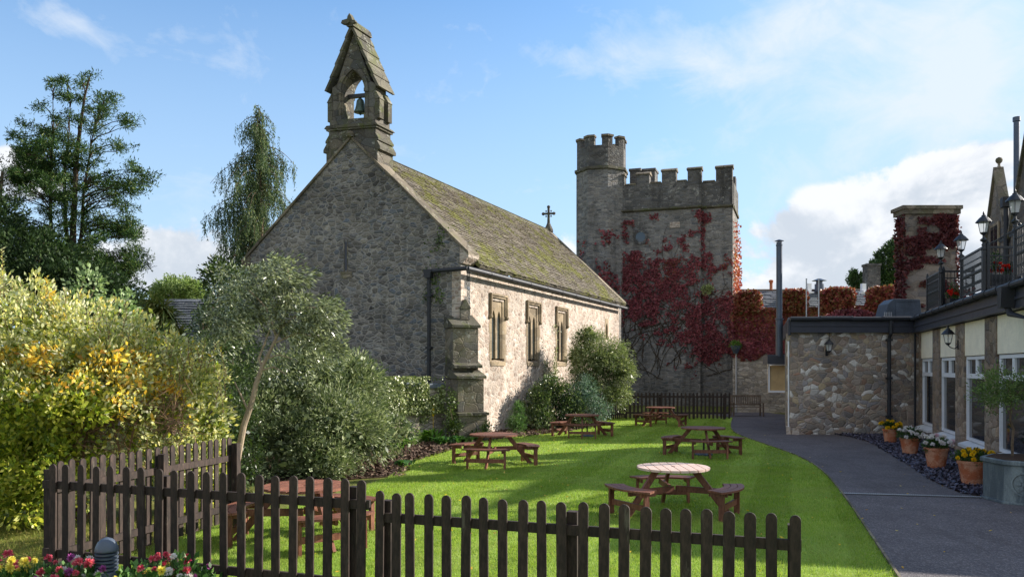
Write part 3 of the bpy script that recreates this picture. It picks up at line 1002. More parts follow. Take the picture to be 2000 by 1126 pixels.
# recessed outer order of the arch, stood proud in front, with shafts
b = MB(FG)
o1 = lancet(cx, 1.10, 0, 11.64, 12.54, 8); o2_ = lancet(cx, .90, 0, 11.62, 12.33, 8)
b.prism(o1 + o2_[::-1], y1B - .125, y1B - .05)
b.prism(o1 + o2_[::-1], y0B + .12, y0B + .205)
for s in (-1, 1):
    for yy in (y1B - .10, y0B + .17):
        b.tube([(cx + s * .49, yy, zb0 + .2), (cx + s * .49, yy, 11.56)], .05, 8)
        b.box(cx + s * .49 - .07, cx + s * .49 + .07, yy - .07, yy + .07, 11.54, 11.66)
        b.box(cx + s * .49 - .07, cx + s * .49 + .07, yy - .07, yy + .07, zb0 + .2, zb0 + .32)
b.build('arch_moulding', M['bell_stone'], f)
# small side buttresses with pitched heads
b = MB(FG)
for s in (-1, 1):
    x0, x1 = sorted((cx + s * .79, cx + s * .96))
    for (ya, yb_) in ((y0B + .10, y0B + .34), (y1B - .36, y1B - .10)):
        b.box(x0, x1, ya, yb_, zb0 + .2, 11.30)
        b.prism([(x0 - .02 if s < 0 else x0, 11.28), (x1 + .02 if s > 0 else x1, 11.28), (cx + s * .79, 11.62)], ya - .02, yb_ + .02)
    b.prism([(cx + s * .85, 9.98), (cx + s * 1.04, 9.66), (cx + s * 1.04, 9.56), (cx + s * .85, 9.56)], y0B - .03, y1B + .02)
    b.prism([(cx + s * .85, 10.14), (cx + s * .97, 9.95), (cx + s * .97, 9.88), (cx + s * .85, 9.88)], y0B - .01, y1B + .01)
# string course
b.prism([(cx - .99, 10.36), (cx + .99, 10.36), (cx + .90, 10.46), (cx - .90, 10.46)], y0B - .06, y1B + .06)
b.box(cx - .93, cx + .93, y0B - .02, y1B + .03, 10.29, 10.358)
b.build('string_course', M['weather'], f)
# stepped stone roof
b = MB(FG)
nS = 5
for s in (-1, 1):
    for k in range(nS):
        t0 = k / nS; t1 = (k + 1) / nS
        xa = .97 - .95 * t0; xb_ = .97 - .95 * t1
        za = 11.66 + (zap - 11.66) * t0; zb_ = 11.66 + (zap - 11.66) * t1
        # direction normal
        b.prism([(cx + s * (xa + .035), za), (cx + s * (xb_ - .02), zb_ + .05), (cx + s * (xb_ - .085), zb_ - .02), (cx + s * (xa - .055), za + .0)], y0B - .02 - .004 * k, y1B + .02 + .004 * k)
b.build('bellcote_roof', M['weather'], f)
b = MB(FG)
b.prism([(cx - .13, zap - .08), (cx + .13, zap - .08), (cx + .09, zap + .10), (cx, zap + .20), (cx - .09, zap + .10)], y0B - .06, y1B + .10)
b.prism([(cx - .02, zap + .04), (cx + .02, zap + .16), (cx + .26, zap + .12), (cx + .30, zap + .02), (cx + .12, zap - .04)], y1B + .0, y1B + .16)
b.prism([(cx - .10, zap + .10), (cx + .10, zap + .10), (cx + .08, zap + .24), (cx + .01, zap + .34), (cx - .06, zap + .22)], y1B - .06, y1B + .13)
b.prism([(cx - .22, zap + .02), (cx - .02, zap + .0), (cx, zap + .12), (cx - .18, zap + .10)], y1B + .0, y1B + .12)
b.build('ridge_stone', M['weather'], f)
# bell and headstock
b = MB(FG)
yc = (y0B + y1B) / 2
b.box(cx - .44, cx + .44, yc - .06, yc + .06, 11.50, 11.62)
b.build('headstock', M['iron'], f)
b = MB(FG)
b.lathe((cx - .02, yc, 10.98), [(.21, 0), (.205, .04), (.17, .12), (.145, .22), (.13, .34), (.115, .42), (.07, .47), (.03, .50), (.03, .56)], 18)
b.lathe((cx - .02, yc, 10.90), [(.02, 0), (.045, .03), (.045, .07), (.015, .10), (.012, .3)], 8)
b.build('bell', M['bronze'], f, smooth=True)

# ---- outbuilding behind the garden trees on the left
ob1 = PY(395, 700, 33.0)
root = thing('slate_outbuilding', (-16, 33, 0), 'long low stone outbuilding with a grey slate roof behind the garden trees', 'outbuilding')
b = MB(); b.box(-17.5, -10.4, 32.5, 38, 0, 3.35); b.build('wall', M['hotel'], root)
up3 = Vector((0, 2.9, 1.9)).normalized(); n3 = Vector((0, -1.9, 2.9)).normalized()
fr3 = frame((-18, 32.2, 3.25), (1, 0, 0), up3, n3)
b = MB(fr3); b.box(0, 8.0, 0, 3.5, -.08, 0); f = b.build('roof', M['slate'], root)
boxes_obj('roof_slates', tiles(fr3, 8.0, 3.5, 17, .34, 11), M['slate'], f)
b = MB(); b.box(-11.0, -10.75, 32.42, 32.52, 2.1, 3.2); b.build('window', M['white'], root)
b = MB(); b.box(-11.9, -10.3, 30.3, 32.4, 0, 3.3); b.build('porch', M['hotel'], root)

# ================================================================== TOWER
OT = Vector((11.29, 42.0, 0))
GT = Vector((-.943, .333, 0)); NTV = Vector((-.333, -.943, 0))
FT = frame(OT, GT, NTV)
def s_t(px):
    p = (px - 1000) / FPX
    return (11.29 - 42 * p) / (.943 + .333 * p)
# the tower stands well behind the garden wall; its frame is the surveyed one carried back to 48 m
KT = 48.0 / 42.0
MK = Matrix.Translation((0, 0, H)) @ Matrix.Scale(KT, 4) @ Matrix.Translation((0, 0, -H))
TF = MK @ FT
OT2 = MK @ OT; OT2.z = 0
tower = thing('castle_tower', OT2, 'tall grey square castle tower with battlements and a corner turret, red creeper on its face', 'tower')
b = MB(TF)
b.box(1.60, 7.2, -3.9, 0, 0, 10.55); b.box(0, 1.60, -3.9, -.28, 0, 10.55)
b.build('wall', M['tower'], tower)
b = MB(TF)
b.box(1.55, 7.2, -.55, .05, 10.70, 12.02); b.box(0.0, 1.55, -.83, -.24, 10.70, 11.95)
b.box(-.03, .45, -3.9, -.84, 10.70, 11.95); b.box(.5, 7.2, -3.9, -3.4, 10.70, 12.0)
f = b.build('parapet', M['tower_top'], tower)
b = MB(TF)
b.prism([(.0, 10.55), (.14, 10.62), (.14, 10.70), (-.3, 10.70), (-.3, 10.55)], 1.50, 7.2, 'x')
b.prism([(-.30, 10.55), (-.14, 10.62), (-.14, 10.70), (-.6, 10.70), (-.6, 10.55)], -.05, 1.50, 'x')
b.box(-.08, .2, -3.9, -.61, 10.56, 10.699)
b.build('string_course', M['weather'], tower)
mer = [(.02, .84, -.83, -.24), (1.56, 2.25, -.54, .048), (2.86, 3.59, -.54, .048), (4.26, 4.92, -.54, .048), (5.6, 6.44, -.54, .048)]
tops = [12.62, 12.58, 12.60, 12.52, 12.55]
for (x0, x1, ya, yb_), zt in zip(mer, tops):
    b = MB(TF); b.box(x0, x1, ya + .003, yb_ - .003, 11.9, zt)
    mo = b.build('merlon', M['tower_top'], tower)
    b = MB(TF); b.prism([(ya - .06, zt), (ya - .06, zt + .06), ((ya + yb_) / 2, zt + .20), (yb_ + .06, zt + .06), (yb_ + .06, zt)], x0 - .05, x1 + .05, 'x')
    b.build('cap', M['coping'], mo)
for (x0, x1) in ((1.0, 1.6), (2.8, 3.4), (4.6, 5.3)):
    b = MB(TF); b.box(x0, x1, -3.89, -3.41, 11.9, 12.5); b.build('merlon', M['tower_top'], tower)
for (ya, yb_) in ((-2.6, -1.9),):
    b = MB(TF); b.box(-.027, .447, ya, yb_, 11.9, 12.5); b.build('merlon', M['tower_top'], tower)
# crenel copings
b = MB(TF)
for (x0, x1, ya, yb_, z) in ((.89, 1.50, -.86, -.2, 11.955), (2.30, 2.81, -.6, .09, 12.025), (3.64, 4.21, -.6, .09, 12.025), (4.97, 5.55, -.6, .09, 12.025)):
    b.box(x0, x1, ya, yb_, z, z + .06)
b.build('crenel_coping', M['coping'], tower)
b = MB(TF)
b.box(4.3, 5.4, -3, -2, 11, 13.2); b.box(4.25, 5.45, -3.05, -1.95, 13.2, 13.32)
b.build('stair_head', M['tower_top'], tower)
# round window and light panel
sw = s_t(1251)
b = MB(MK @ frame(OT + GT * sw + Vector((0, 0, 9.22)) + NTV * .03, GT, Vector((0, 0, 1)), NTV))
n = 18
ri = [(.27 * math.cos(2 * math.pi * i / n), .27 * math.sin(2 * math.pi * i / n)) for i in range(n)]
b.prism(ri, .0, .012, 'z')
f = b.build('round_window', M['glass'], tower)
b = MB(MK @ frame(OT + GT * sw + Vector((0, 0, 9.22)) + NTV * .01, GT, Vector((0, 0, 1)), NTV))
for i in range(n):
    a1 = 2 * math.pi * i / n; a2 = 2 * math.pi * (i + .94) / n
    P = [(r_ * math.cos(t_), r_ * math.sin(t_)) for r_, t_ in ((.27, a1), (.40, a1), (.40, a2), (.27, a2))]
    b.prism(P, -.02, .07, 'z')
b.build('frame', M['tower_top'], f)
sw = s_t(1318)
b = MB(TF); b.box(sw - .26, sw + .26, -.02, .03, 9.62, 9.92); b.build('pale_stone', M['sunwall'], tower)
# turret
tc_ = OT + GT * 6.95 + NTV * (-.45)
def octo(r_, rot):
    return [(tc_.x + r_ * math.sin(R(rot + 45 * i)), tc_.y - r_ * math.cos(R(rot + 45 * i))) for i in range(8)]
ROT = 8
b = MB(MK); b.prism(octo(1.40, ROT), 0, 12.80, 'z'); f = b.build('turret', M['tower'], tower)
b = MB(MK); b.prism(octo(1.37, ROT), 12.98, 14.10, 'z'); b.build('turret_parapet', M['tower_top'], f)
b = MB(MK); b.prism(octo(1.50, ROT), 12.84, 12.98, 'z'); b.prism(octo(1.44, ROT), 12.801, 12.839, 'z'); b.build('turret_string', M['weather'], f)
O8 = octo(1.37, ROT); I8 = octo(1.08, ROT)
for i in range(8):
    b = MB(MK)
    def lerp(p, q, t_): return (p[0] + (q[0] - p[0]) * t_, p[1] + (q[1] - p[1]) * t_)
    po, pm, pq = O8[i], O8[i - 1], O8[(i + 1) % 8]
    io, im, iq = I8[i], I8[i - 1], I8[(i + 1) % 8]
    k = .30
    b.prism([lerp(po, pm, k), po, lerp(po, pq, k), lerp(io, iq, k), io, lerp(io, im, k)], 14.101, 14.55, 'z')
    mo = b.build('turret_merlon', M['tower_top'], f)
    b = MB(MK)
    def outp(p, f_): return (tc_.x + (p[0] - tc_.x) * f_, tc_.y + (p[1] - tc_.y) * f_)
    k = .34
    b.prism([outp(lerp(po, pm, k), 1.05), outp(po, 1.05), outp(lerp(po, pq, k), 1.05), outp(lerp(io, iq, k), .95), outp(io, .95), outp(lerp(io, im, k), .95)], 14.552, 14.66, 'z')
    b.build('cap', M['coping'], f)
# little pinnacle block behind the turret
b = MB(TF); b.box(5.05, 5.62, -2.2, -1.6, 11.6, 13.15); b.box(5.0, 5.67, -2.25, -1.55, 13.15, 13.28); b.build('chimney', M['tower_top'], tower)

b = None
# ---- creeper-covered garden wall to the right of the tower
cw = thing('garden_wall', OT, 'high pale rubble wall beside the tower with battlements under red creeper', 'wall')
b = MB(FT)
b.box(-1.70, -.003, -.5, -.30, 0, 5.3); b.box(-1.72, -1.50, -.52, -.26, 0, 5.2)
b.box(-9.6, -1.73, -.5, -.30, 2.75, 5.3); b.box(-9.6, -1.73, -.5, -.30, 0, 1.02)
b.box(-9.6, -2.75, -.5, -.32, 1.02, 2.75)
b.hexa([(-.003, -.5, 0), (-.45, -.5, 0), (-.45, -6.6, 0), (-.003, -6.6, 0), (-.003, -.5, 5.3), (-.45, -.5, 5.3), (-.45, -6.6, 5.3), (-.003, -6.6, 5.3)])
b.build('wall', M['lowwall'], cw)
for (pa, pb) in ((1440, 1483), (1532, 1573), (1606, 1668), (1697, 1752)):
    b = MB(FT); b.box(s_t(pb), s_t(pa), -.5, -.3, 5.3, 6.0); b.build('merlon', M['lowwall'], cw)
b = MB(FT); b.box(-2.72, -1.76, -.45, -.42, 1.05, 2.45); f = b.build('window', M['white'], cw)
b = MB(FT); b.box(-2.68, -1.83, -.40, -.38, 1.13, 2.40); b.build('pane', M['tan'], f)  # tan reflection painted on as the pane's own colour
b = MB(FT); b.box(-1.83, -1.75, -.41, -.30, 1.04, 2.46); b.box(-2.74, -1.75, -.41, -.29, 1.035, 1.12); b.build('frame', M['white'], f)
b = MB(FT); b.box(-2.75, -1.72, -.29, .05, 2.46, 2.95); b.build('dark_panel', M['fascia'], cw)
b = MB(FT)
sp_ = s_t(1437)
b.tube([(sp_, -.24, 0), (sp_, -.24, 3.0)], .045, 8); b.build('downpipe', M['pale_metal'], cw)

# wall planter on the ivy
p0 = FT @ Vector((sp_, .05, 3.0))
root = thing('wall_planter', p0, 'small grey basket planter with green leaves high on the creeper wall', 'planter')
b = MB(); b.lathe(p0, [(.10, 0), (.22, .25), (.26, .42)], 10); b.build('basket', M['steelpipe'], root)

# ================================================================== HOUSE BEHIND (slate roof)
root = thing('slate_roofed_house', (14, 50, 0), 'long grey slate roof of the house behind the creeper wall', 'house')
b = MB(); b.box(11.5, 27.5, 50, 56, 0, 5.6); b.build('wall', M['hotel'], root)
upx = Vector((0, 2.5, 1.55)).normalized(); nx = Vector((0, -1.55, 2.5)).normalized()
fr4 = frame((11.3, 49.8, 5.5), (1, 0, 0), upx, nx)
b = MB(fr4); b.box(0, 16, 0, 3.2, -.1, 0); f = b.build('roof', M['slate'], root)
boxes_obj('roof_slates', tiles(fr4, 16, 3.15, 11, .45, 21), M['slate'], f)
b = MB(); b.tube([(11.3, 52.55, 7.22), (27.3, 52.55, 7.22)], .1, 8); b.build('ridge', M['hotel'], f)
for px in (1578, 1684):
    p0 = PY(px, 562, 50.8)
    b = MB(); b.box(p0.x - .12, p0.x + .12, p0.y - .3, p0.y, p0.z - .2, p0.z + .25); b.prism([(p0.y - .5, p0.z - .35), (p0.y, p0.z - .35), (p0.y, p0.z - .22), (p0.y - .5, p0.z - .28)], p0.x - .2, p0.x + .2, 'x'); b.build('roof_vent', M['white'], f)
p0 = PY(1506, 557, 52.5); b = MB(); b.lathe((p0.x, p0.y, p0.z - .3), [(.1, 0), (.1, .45), (.14, .5), (.14, .62), (.05, .66)], 8); b.build('chimney_pot', M['terracotta'], f)
p0 = PY(1600, 556, 52.0)
b = MB(); b.lathe((p0.x, p0.y, p0.z - .4), [(.28, 0), (.28, .45), (.20, .46), (.20, .62), (.24, .63), (.46, .66), (.10, .80)], 14); b.build('mushroom_flue', M['steelpipe'], f)
p0 = PY(1702, 552, 54)
b = MB(); b.box(p0.x - .42, p0.x + .42, 53.6, 54.4, 5, 8.95); b.box(p0.x - .47, p0.x + .47, 53.55, 54.45, 8.95, 9.1); b.build('chimney', M['tower_top'], root)

# ================================================================== IVY CHIMNEY STACK
x0, x1 = (1768 - 1000) / FPX * 32, (1868 - 1000) / FPX * 32
root = thing('stone_stack', (x0, 32, 0), 'broad square stone stack with a pale cap and red creeper', 'chimney')
b = MB(); b.box(x0, x1, 32, 32.7, 0, 8.28); b.build('wall', M['hotel'], root)
b = MB(); b.box(x0 - .10, x1 + .12, 31.9, 32.8, 8.28, 8.46); b.box(x0 - .17, x1 + .17, 31.83, 32.87, 8.461, 8.60); b.build('cap', M['coping'], root)

# ================================================================== RIGHT WING
wing = thing('restaurant_wing', (13.95, 28, 0), 'single storey stone and cream wing with tall white windows and a black gutter', 'wing')
XL, XR, YW = 9.53, 13.95, 28.0
b = MB(); b.box(XL, XR + .6, YW, YW + .45, 0, 3.48); b.build('stone_wall', M['wing'], wing)
b = MB(); b.hexa([(XL, YW + .452, 0), (XL + .4, YW + .452, 0), (XL + 2.2, YW + 6, 0), (XL + 1.8, YW + 6, 0), (XL, YW + .452, 3.48), (XL + .4, YW + .452, 3.48), (XL + 2.2, YW + 6, 3.48), (XL + 1.8, YW + 6, 3.48)]); b.build('return_wall', M['lowwall'], wing)
rr = random.Random(8)
UW = Vector((.3125, 1, 0)).normalized(); NW = Vector((-1, .3125, 0)).normalized()
FW = frame((XR, YW, 0), -UW, NW)        # x toward the viewer, y out of the wall
LW = 15.4
piers = []
def t_of(px):
    p = (px - 1000) / FPX
    return ((13.95 - 28 * p) / (.3125 - p)) / abs(UW.y) * 1.0
for pa, pb in ((1797, 1803), (1825, 1839), (1870, 1887), (1928, 1951)):
    ta, tb = t_of(pa), t_of(pb)
    piers.append((ta, tb))
piers[0] = (0.0, .42)
for k in range(1):
    piers.append((piers[-1][0] + 3.25, piers[-1][0] + 4.2))
HS, HH = .42, 2.56
for i, (ta, tb) in enumerate(piers):
    b = MB(FW); b.box(ta, tb, -.35, .055, 0, 3.46); b.build('pilaster', M['pier'], wing)
ends = [(a_[1], c_[0]) for a_, c_ in zip(piers, piers[1:])]
b = MB(FW)
for (u0, u1) in ends: b.box(u0, u1, -.30, .03, 2.60, 3.46)
b.build('cream_wall', M['cream'], wing)
b = MB(FW)
for (u0, u1) in ends: b.box(u0, u1, -.30, .02, 0, HS - .1)
b.box(piers[-1][1], LW, -.35, .055, 0, 3.46)
b.build('plinth', M['pier'], wing)
b = MB(FW); b.box(LW - .4, LW - .003, -6.5, -.351, 0, 3.9); b.build('end_wall', M['pier'], wing)
for (u0, u1) in ends:
    g0, g1 = u0 + .04, u1 - .04
    fr = MB(FW)
    yo, yi = .0, -.10
    tf = .065
    fr.box(g0, g1, yi, yo, HH - .06, HH + .02); fr.box(g0, g1, yi, yo + .002, 2.02, 2.14)
    fr.box(g0, g0 + tf, yi, yo + .004, HS, HH - .061); fr.box(g1 - tf, g1, yi, yo + .004, HS, HH - .061)
    mid = (g0 + g1) / 2
    fr.box(mid - .035, mid + .035, yi, yo + .003, 2.141, HH - .061)
    fr.box(g0 + tf, g1 - tf, yi, yo, HS, HS + .07)
    for (qa, qb) in ((g0 + tf, mid - .035), (mid + .035, g1 - tf)):
        fr.box(qa, qa + .04, yi + .02, yo - .012, 2.142, HH - .062); fr.box(qb - .04, qb, yi + .02, yo - .012, 2.142, HH - .062)
    fw = fr.build('window', M['white'], wing)
    gl = MB(FW); gl.box(g0 + .03, g1 - .03, -.065, -.055, HS + .02, HH - .02); gl.build('pane', M['glass'], fw)
    sl_ = MB(FW); sl_.prism([(-.15, HS), (.20, HS - .10), (.20, HS - .17), (-.15, HS - .13)], g0 - .03, g1 + .03, 'x'); sl_.build('sill', M['whitesill'], fw)
# a dim room behind the glass
b = MB(FW); b.box(.3, LW - 1, -2.6, -2.5, 0, 3.4); b.build('inner_wall', M['table'], wing)
# fascia and gutter on both faces
b = MB(); b.box(XL - .05, XR + .2, YW - .16, YW + .1, 3.485, 3.93); b.box(XL - .05, XR + .2, YW - .19, YW - .161, 3.70, 3.76)
b.build('fascia', M['fascia'], wing)
b = MB(); b.hexa([(XL - .13, YW - .12, 3.4), (XL - .052, YW - .12, 3.4), (XL + 1.7, YW + 5.9, 3.4), (XL + 1.62, YW + 5.9, 3.4), (XL - .13, YW - .12, 3.92), (XL - .052, YW - .12, 3.92), (XL + 1.7, YW + 5.9, 3.92), (XL + 1.62, YW + 5.9, 3.92)]); b.build('verge_board', M['fascia'], wing)
b = MB(FW); b.box(.14, LW, -.1, .22, 3.485, 3.93); b.box(.14, LW, .221, .25, 3.66, 3.72); b.build('fascia', M['fascia'], wing)
b = MB()
def gutter_run(b, p, q, r_=.075, step=1.0):
    p, q = Vector(p), Vector(q); L_ = (q - p).length; n_ = max(1, int(L_ / step))
    for i in range(n_):
        a_ = p + (q - p) * (i / n_); c_ = p + (q - p) * ((i + 1) / n_)
        j = Vector((0, 0, rr.uniform(-.008, .008)))
        b.tube([a_ + j, c_ + j], r_, 10); b.tube([c_ + (p - q).normalized() * .05, c_], r_ * 1.2, 10)
gutter_run(b, (XL - .1, YW - .24, 3.95), (XR - .30, YW - .24, 3.95))
g0_ = FW @ Vector((.25, .31, 3.95)); g1_ = FW @ Vector((LW, .31, 3.95))
gutter_run(b, g0_, g1_)
b.build('gutter', M['gutter'], wing)
b = MB(); b.hexa([(XL - .12, YW - .1, 3.93), (XR + 6, YW - .1, 3.93), (XR + 8, YW + 6, 3.93), (XL + 1.75, YW + 6, 3.93), (XL - .12, YW - .1, 4.0), (XR + 6, YW - .1, 4.0), (XR + 8, YW + 6, 4.0), (XL + 1.75, YW + 6, 4.0)]); b.build('roof', M['lead'], wing)
b = MB(); b.hexa([(12.6, YW + 6.01, 0), (22, YW + 6.01, 0), (24, 38.6, 0), (14.2, 39.2, 0), (12.6, YW + 6.01, 3.9), (22, YW + 6.01, 3.9), (24, 38.6, 3.9), (14.2, 39.2, 3.9)]); b.build('sun_block', M['lowwall'], wing)  # unseen block added behind the wing to keep sun off the path
b = MB(FW); b.box(.2, LW, -6, .2, 3.931, 4.02); b.build('roof_terrace', M['lead'], wing)
xd = (1737 - 1000) / FPX * (YW - .1)
b = MB(); b.tube([(xd, YW - .22, 3.9), (xd, YW - .22, 3.45), (xd, YW - .09, 3.3), (xd, YW - .09, 0.05)], .062, 10)
for z in (3.2, 1.9, .6): b.box(xd - .09, xd + .09, YW - .16, YW - .01, z, z + .07)
b.build('downpipe', M['gutter'], wing)
b = MB(FW); b.tube([(.06, .17, 3.45), (.06, .17, .05)], .035, 8); b.build('downpipe', M['gutter'], wing)
b = MB(); b.tube([(XL - .03, YW + .14, 3.2), (XL - .03, YW + .14, .25)], .028, 8); b.build('downpipe', M['white'], wing)
b = MB(); b.hexa([(XL - .12, YW + .1, 0), (XL + .25, YW - .12, 0), (XL + .25, YW, 0), (XL, YW + .4, 0), (XL - .12, YW + .1, .28), (XL + .25, YW - .12, .18), (XL + .25, YW, .2), (XL, YW + .4, .3)]); b.build('kerb_stone', M['sunwall'], wing)
# hopper with bend at the frame edge (near downpipe on the long wall)
tq = t_of(2004)
b = MB(FW); b.prism([(tq - .18, 3.92), (tq + .18, 3.92), (tq + .12, 3.5), (tq - .12, 3.5)], .23, .48); b.tube([(tq, .34, 3.55), (tq + .12, .32, 3.38), (tq + .7, .16, 3.25), (tq + .8, .13, 0)], .06, 10); b.build('rain_hopper', M['gutter'], wing)

# flue
px_ = 1522
p0 = PY(px_, 700, 29.6)
root = thing('metal_flue', (p0.x, p0.y, 0), 'tall slim grey metal flue with a rain cap beside the stone wing', 'flue')
b = MB(); b.lathe((p0.x, p0.y, 2.7), [(.125, 0), (.125, 1.32), (.15, 1.33), (.15, 1.36), (.105, 1.37), (.105, 3.98), (.118, 3.99), (.118, 4.03), (.10, 4.04), (.10, 4.12)], 16); b.build('pipe', M['steelpipe'], root, smooth=False)
b = MB(); b.lathe((p0.x, p0.y, 6.86), [(.012, 0), (.17, .0), (.03, .06)], 14)
for a_ in (0, 2.1, 4.2): b.tube([(p0.x + .07 * math.cos(a_), p0.y + .07 * math.sin(a_), 6.78), (p0.x + .07 * math.cos(a_), p0.y + .07 * math.sin(a_), 6.88)], .008, 5)
b.build('rain_cap', M['steelpipe'], root)
b = MB(); b.box(p0.x - .45, p0.x + .14, p0.y - .1, p0.y + .5, 2.42, 2.72); b.build('base_box', M['fascia'], root)
# two thin poles and the duct on the wing roof
for px, lab in ((1575, 'thin pale pole on the wing roof, nearer the flue'), (1599, 'thin pale pole on the wing roof, nearer the grey duct')):
    p0 = PY(px, 620, 30.0)
    b = MB(); b.tube([(p0.x, 30, 4.0), (p0.x, 30, 5.52)], .022, 6); b.lathe((p0.x, 30, 4.001), [(.06, 0), (.06, .02)], 8); b.lathe((p0.x, 30, 5.52), [(.03, 0), (.03, .03)], 8)
    tag(b.build('roof_pole', M['pale_metal'], o0=(p0.x, 30, 4)), lab, 'pole', 'thin poles on the wing roof')
p0 = PY(1757, 617, 29.5)
root = thing('roof_duct', (p0.x, 29.5, 4.0), 'squat dark grey ventilation duct housing on the flat wing roof', 'duct')
b = MB()
b.prism([(p0.x - .62, 4.0), (p0.x + .76, 4.0), (p0.x + .70, 4.74), (p0.x - .25, 4.76), (p0.x - .46, 4.58)], 29.4, 30.2)
b.build('housing', M['duct'], root, bevel=.02)
b = MB(); b.box(p0.x - .20, p0.x + .50, 29.36, 29.399, 4.12, 4.66); b.box(p0.x - .22, p0.x + .52, 29.34, 29.359, 4.66, 4.69); b.build('panel', M['duct'], root)
b = MB()
for k in range(5): b.box(p0.x - .60 + .06 * k, p0.x - .575 + .06 * k, 29.37, 29.399, 4.02, 4.28)
b.build('louvre', M['pale_metal'], root)

# ---- balustrade along the terrace edge
def rail_panel(P, Q, name='iron_railing', lab='', dense=.11, zb=4.10, zt=5.22, fancy=False):
    P, Q = Vector(P), Vector(Q)
    root = thing(name, (P.x, P.y, zb), lab, 'railing', 'black iron railings round the terrace')
    u = (Q - P); L_ = u.length; u.normalize()
    F = frame(P, u, Vector((-u.y, u.x, 0)))
    b = MB(F); b.box(0, L_, -.025, .025, zt - .05, zt); b.box(0, L_, -.015, .015, zb + .08, zb + .12); b.box(0, L_, -.012, .012, zt - .24, zt - .21); b.build('handrail', M['iron'], root)
    b = MB(F)
    n_ = max(2, int(L_ / dense))
    for i in range(1, n_):
        x = L_ * i / n_
        b.tube([(x, 0, zb + .1), (x, 0, zt - .04)], .010, 5)
        b.lathe((x, 0, zb + .52), [(.008, 0), (.022, .03), (.022, .07), (.008, .1)], 6)
        # scroll between bars
        for zc in (zb + .30, zb + .72):
            pts = [(x + L_ / n_ * .5 + .035 * math.cos(a_) * (1 - a_ / 9), 0, zc + .06 * math.sin(a_) * (1 - a_ / 9)) for a_ in np.linspace(0, 6.3, 9)]
            b.tube(pts, .006, 4)
    b.build('bars', M['iron'], root)
    for x in (0, L_):
        b = MB(F); b.box(x - .035, x + .035, -.035, .035, zb - .08, zt + .02); b.lathe((x, 0, zt + .02), [(.05, 0), (.05, .02), (.03, .05), (.035, .08), (.01, .11)], 8)
        b.build('post', M['iron'], root)
    return root
def wl(Y, off=0.0, z=0.0):
    """point on the terrace edge at distance Y, pushed off along +x"""
    return Vector((5.2 + .3125 * Y + off, Y, z))
segs = [(26.7, 24.75), (22.0, 19.75), (17.3, 13.0)]
rail_panel(wl(26.7), wl(24.75), lab='far bay of black iron railing beside the creeper stack')
rail_panel(wl(24.75) + Vector((.10, 0, 0)), wl(24.75) + Vector((1.0, 0, 0)), lab='short return of black railing behind the far red flowers')
rail_panel(wl(22.95, .95), wl(22.1, .6), lab='set back length of black railing behind the second terrace lamp')
rail_panel(wl(22.0), wl(19.75), lab='middle bay of black iron railing with closely set bars')
rail_panel(wl(19.75) + Vector((.10, 0, 0)), wl(19.75) + Vector((1.05, 0, 0)), lab='short return of black railing beside the near red flowers', dense=.09)
rail_panel(wl(18.9, 1.0), wl(17.3, .12), lab='slanting length of black railing under the tallest terrace lamp')
rail_panel(wl(17.2), wl(16.35), lab='nearest bay of black iron railing above the cream wall')

def lantern(b_iron, b_glass, c, s=1.0, n=6):
    x, y, z = c
    b_iron.lathe((x, y, z), [(.03 * s, 0), (.05 * s, .02 * s), (.085 * s, .05 * s), (.09 * s, .07 * s)], n)
    b_glass.lathe((x, y, z + .07 * s), [(.085 * s, 0), (.135 * s, .24 * s)], n)
    b_iron.lathe((x, y, z + .31 * s), [(.185 * s, 0), (.175 * s, .02 * s), (.10 * s, .11 * s), (.05 * s, .15 * s), (.05 * s, .17 * s), (.02 * s, .19 * s), (.025 * s, .22 * s), (.006 * s, .27 * s)], 12)
    for i in range(n):
        a_ = 2 * math.pi * i / n
        b_iron.tube([(x + .087 * s * math.cos(a_), y + .087 * s * math.sin(a_), z + .07 * s), (x + .138 * s * math.cos(a_), y + .138 * s * math.sin(a_), z + .31 * s)], .007 * s, 4)
def terrace_lamp(P, ztop, lab):
    root = thing('terrace_lamp', P, lab, 'lamp post', 'black lantern lamps on the terrace railing')
    zl = ztop - .58
    b = MB()
    b.lathe(P, [(.07, 0), (.07, .10), (.04, .14), (.032, 1.1), (.06, 1.12), (.06, 1.16), (.03, 1.2), (.03, zl - P.z - .16), (.075, zl - P.z - .13), (.08, zl - P.z - .10), (.03, zl - P.z - .06), (.025, zl - P.z)], 10)
    b.build('post', M['iron'], root)
    bi, bg_ = MB(), MB()
    lantern(bi, bg_, (P.x, P.y, zl), 1.0)
    bi.build('lantern', M['iron'], root); bg_.build('lamp_glass', M['lampglass'], root)
terrace_lamp(wl(24.65, 0, 4.02), 6.12, 'black lantern lamp on the far railing bay in front of the creeper stack, smallest')
terrace_lamp(wl(22.05, 0, 4.02), 5.98, 'black lantern lamp at the right edge of the creeper stack')
terrace_lamp(wl(19.75, 0, 4.02), 6.06, 'black lantern lamp standing against the cloud between stack and gable')
terrace_lamp(wl(17.25, 0, 4.02), 6.06, 'black lantern lamp in front of the stone hotel gables, largest')

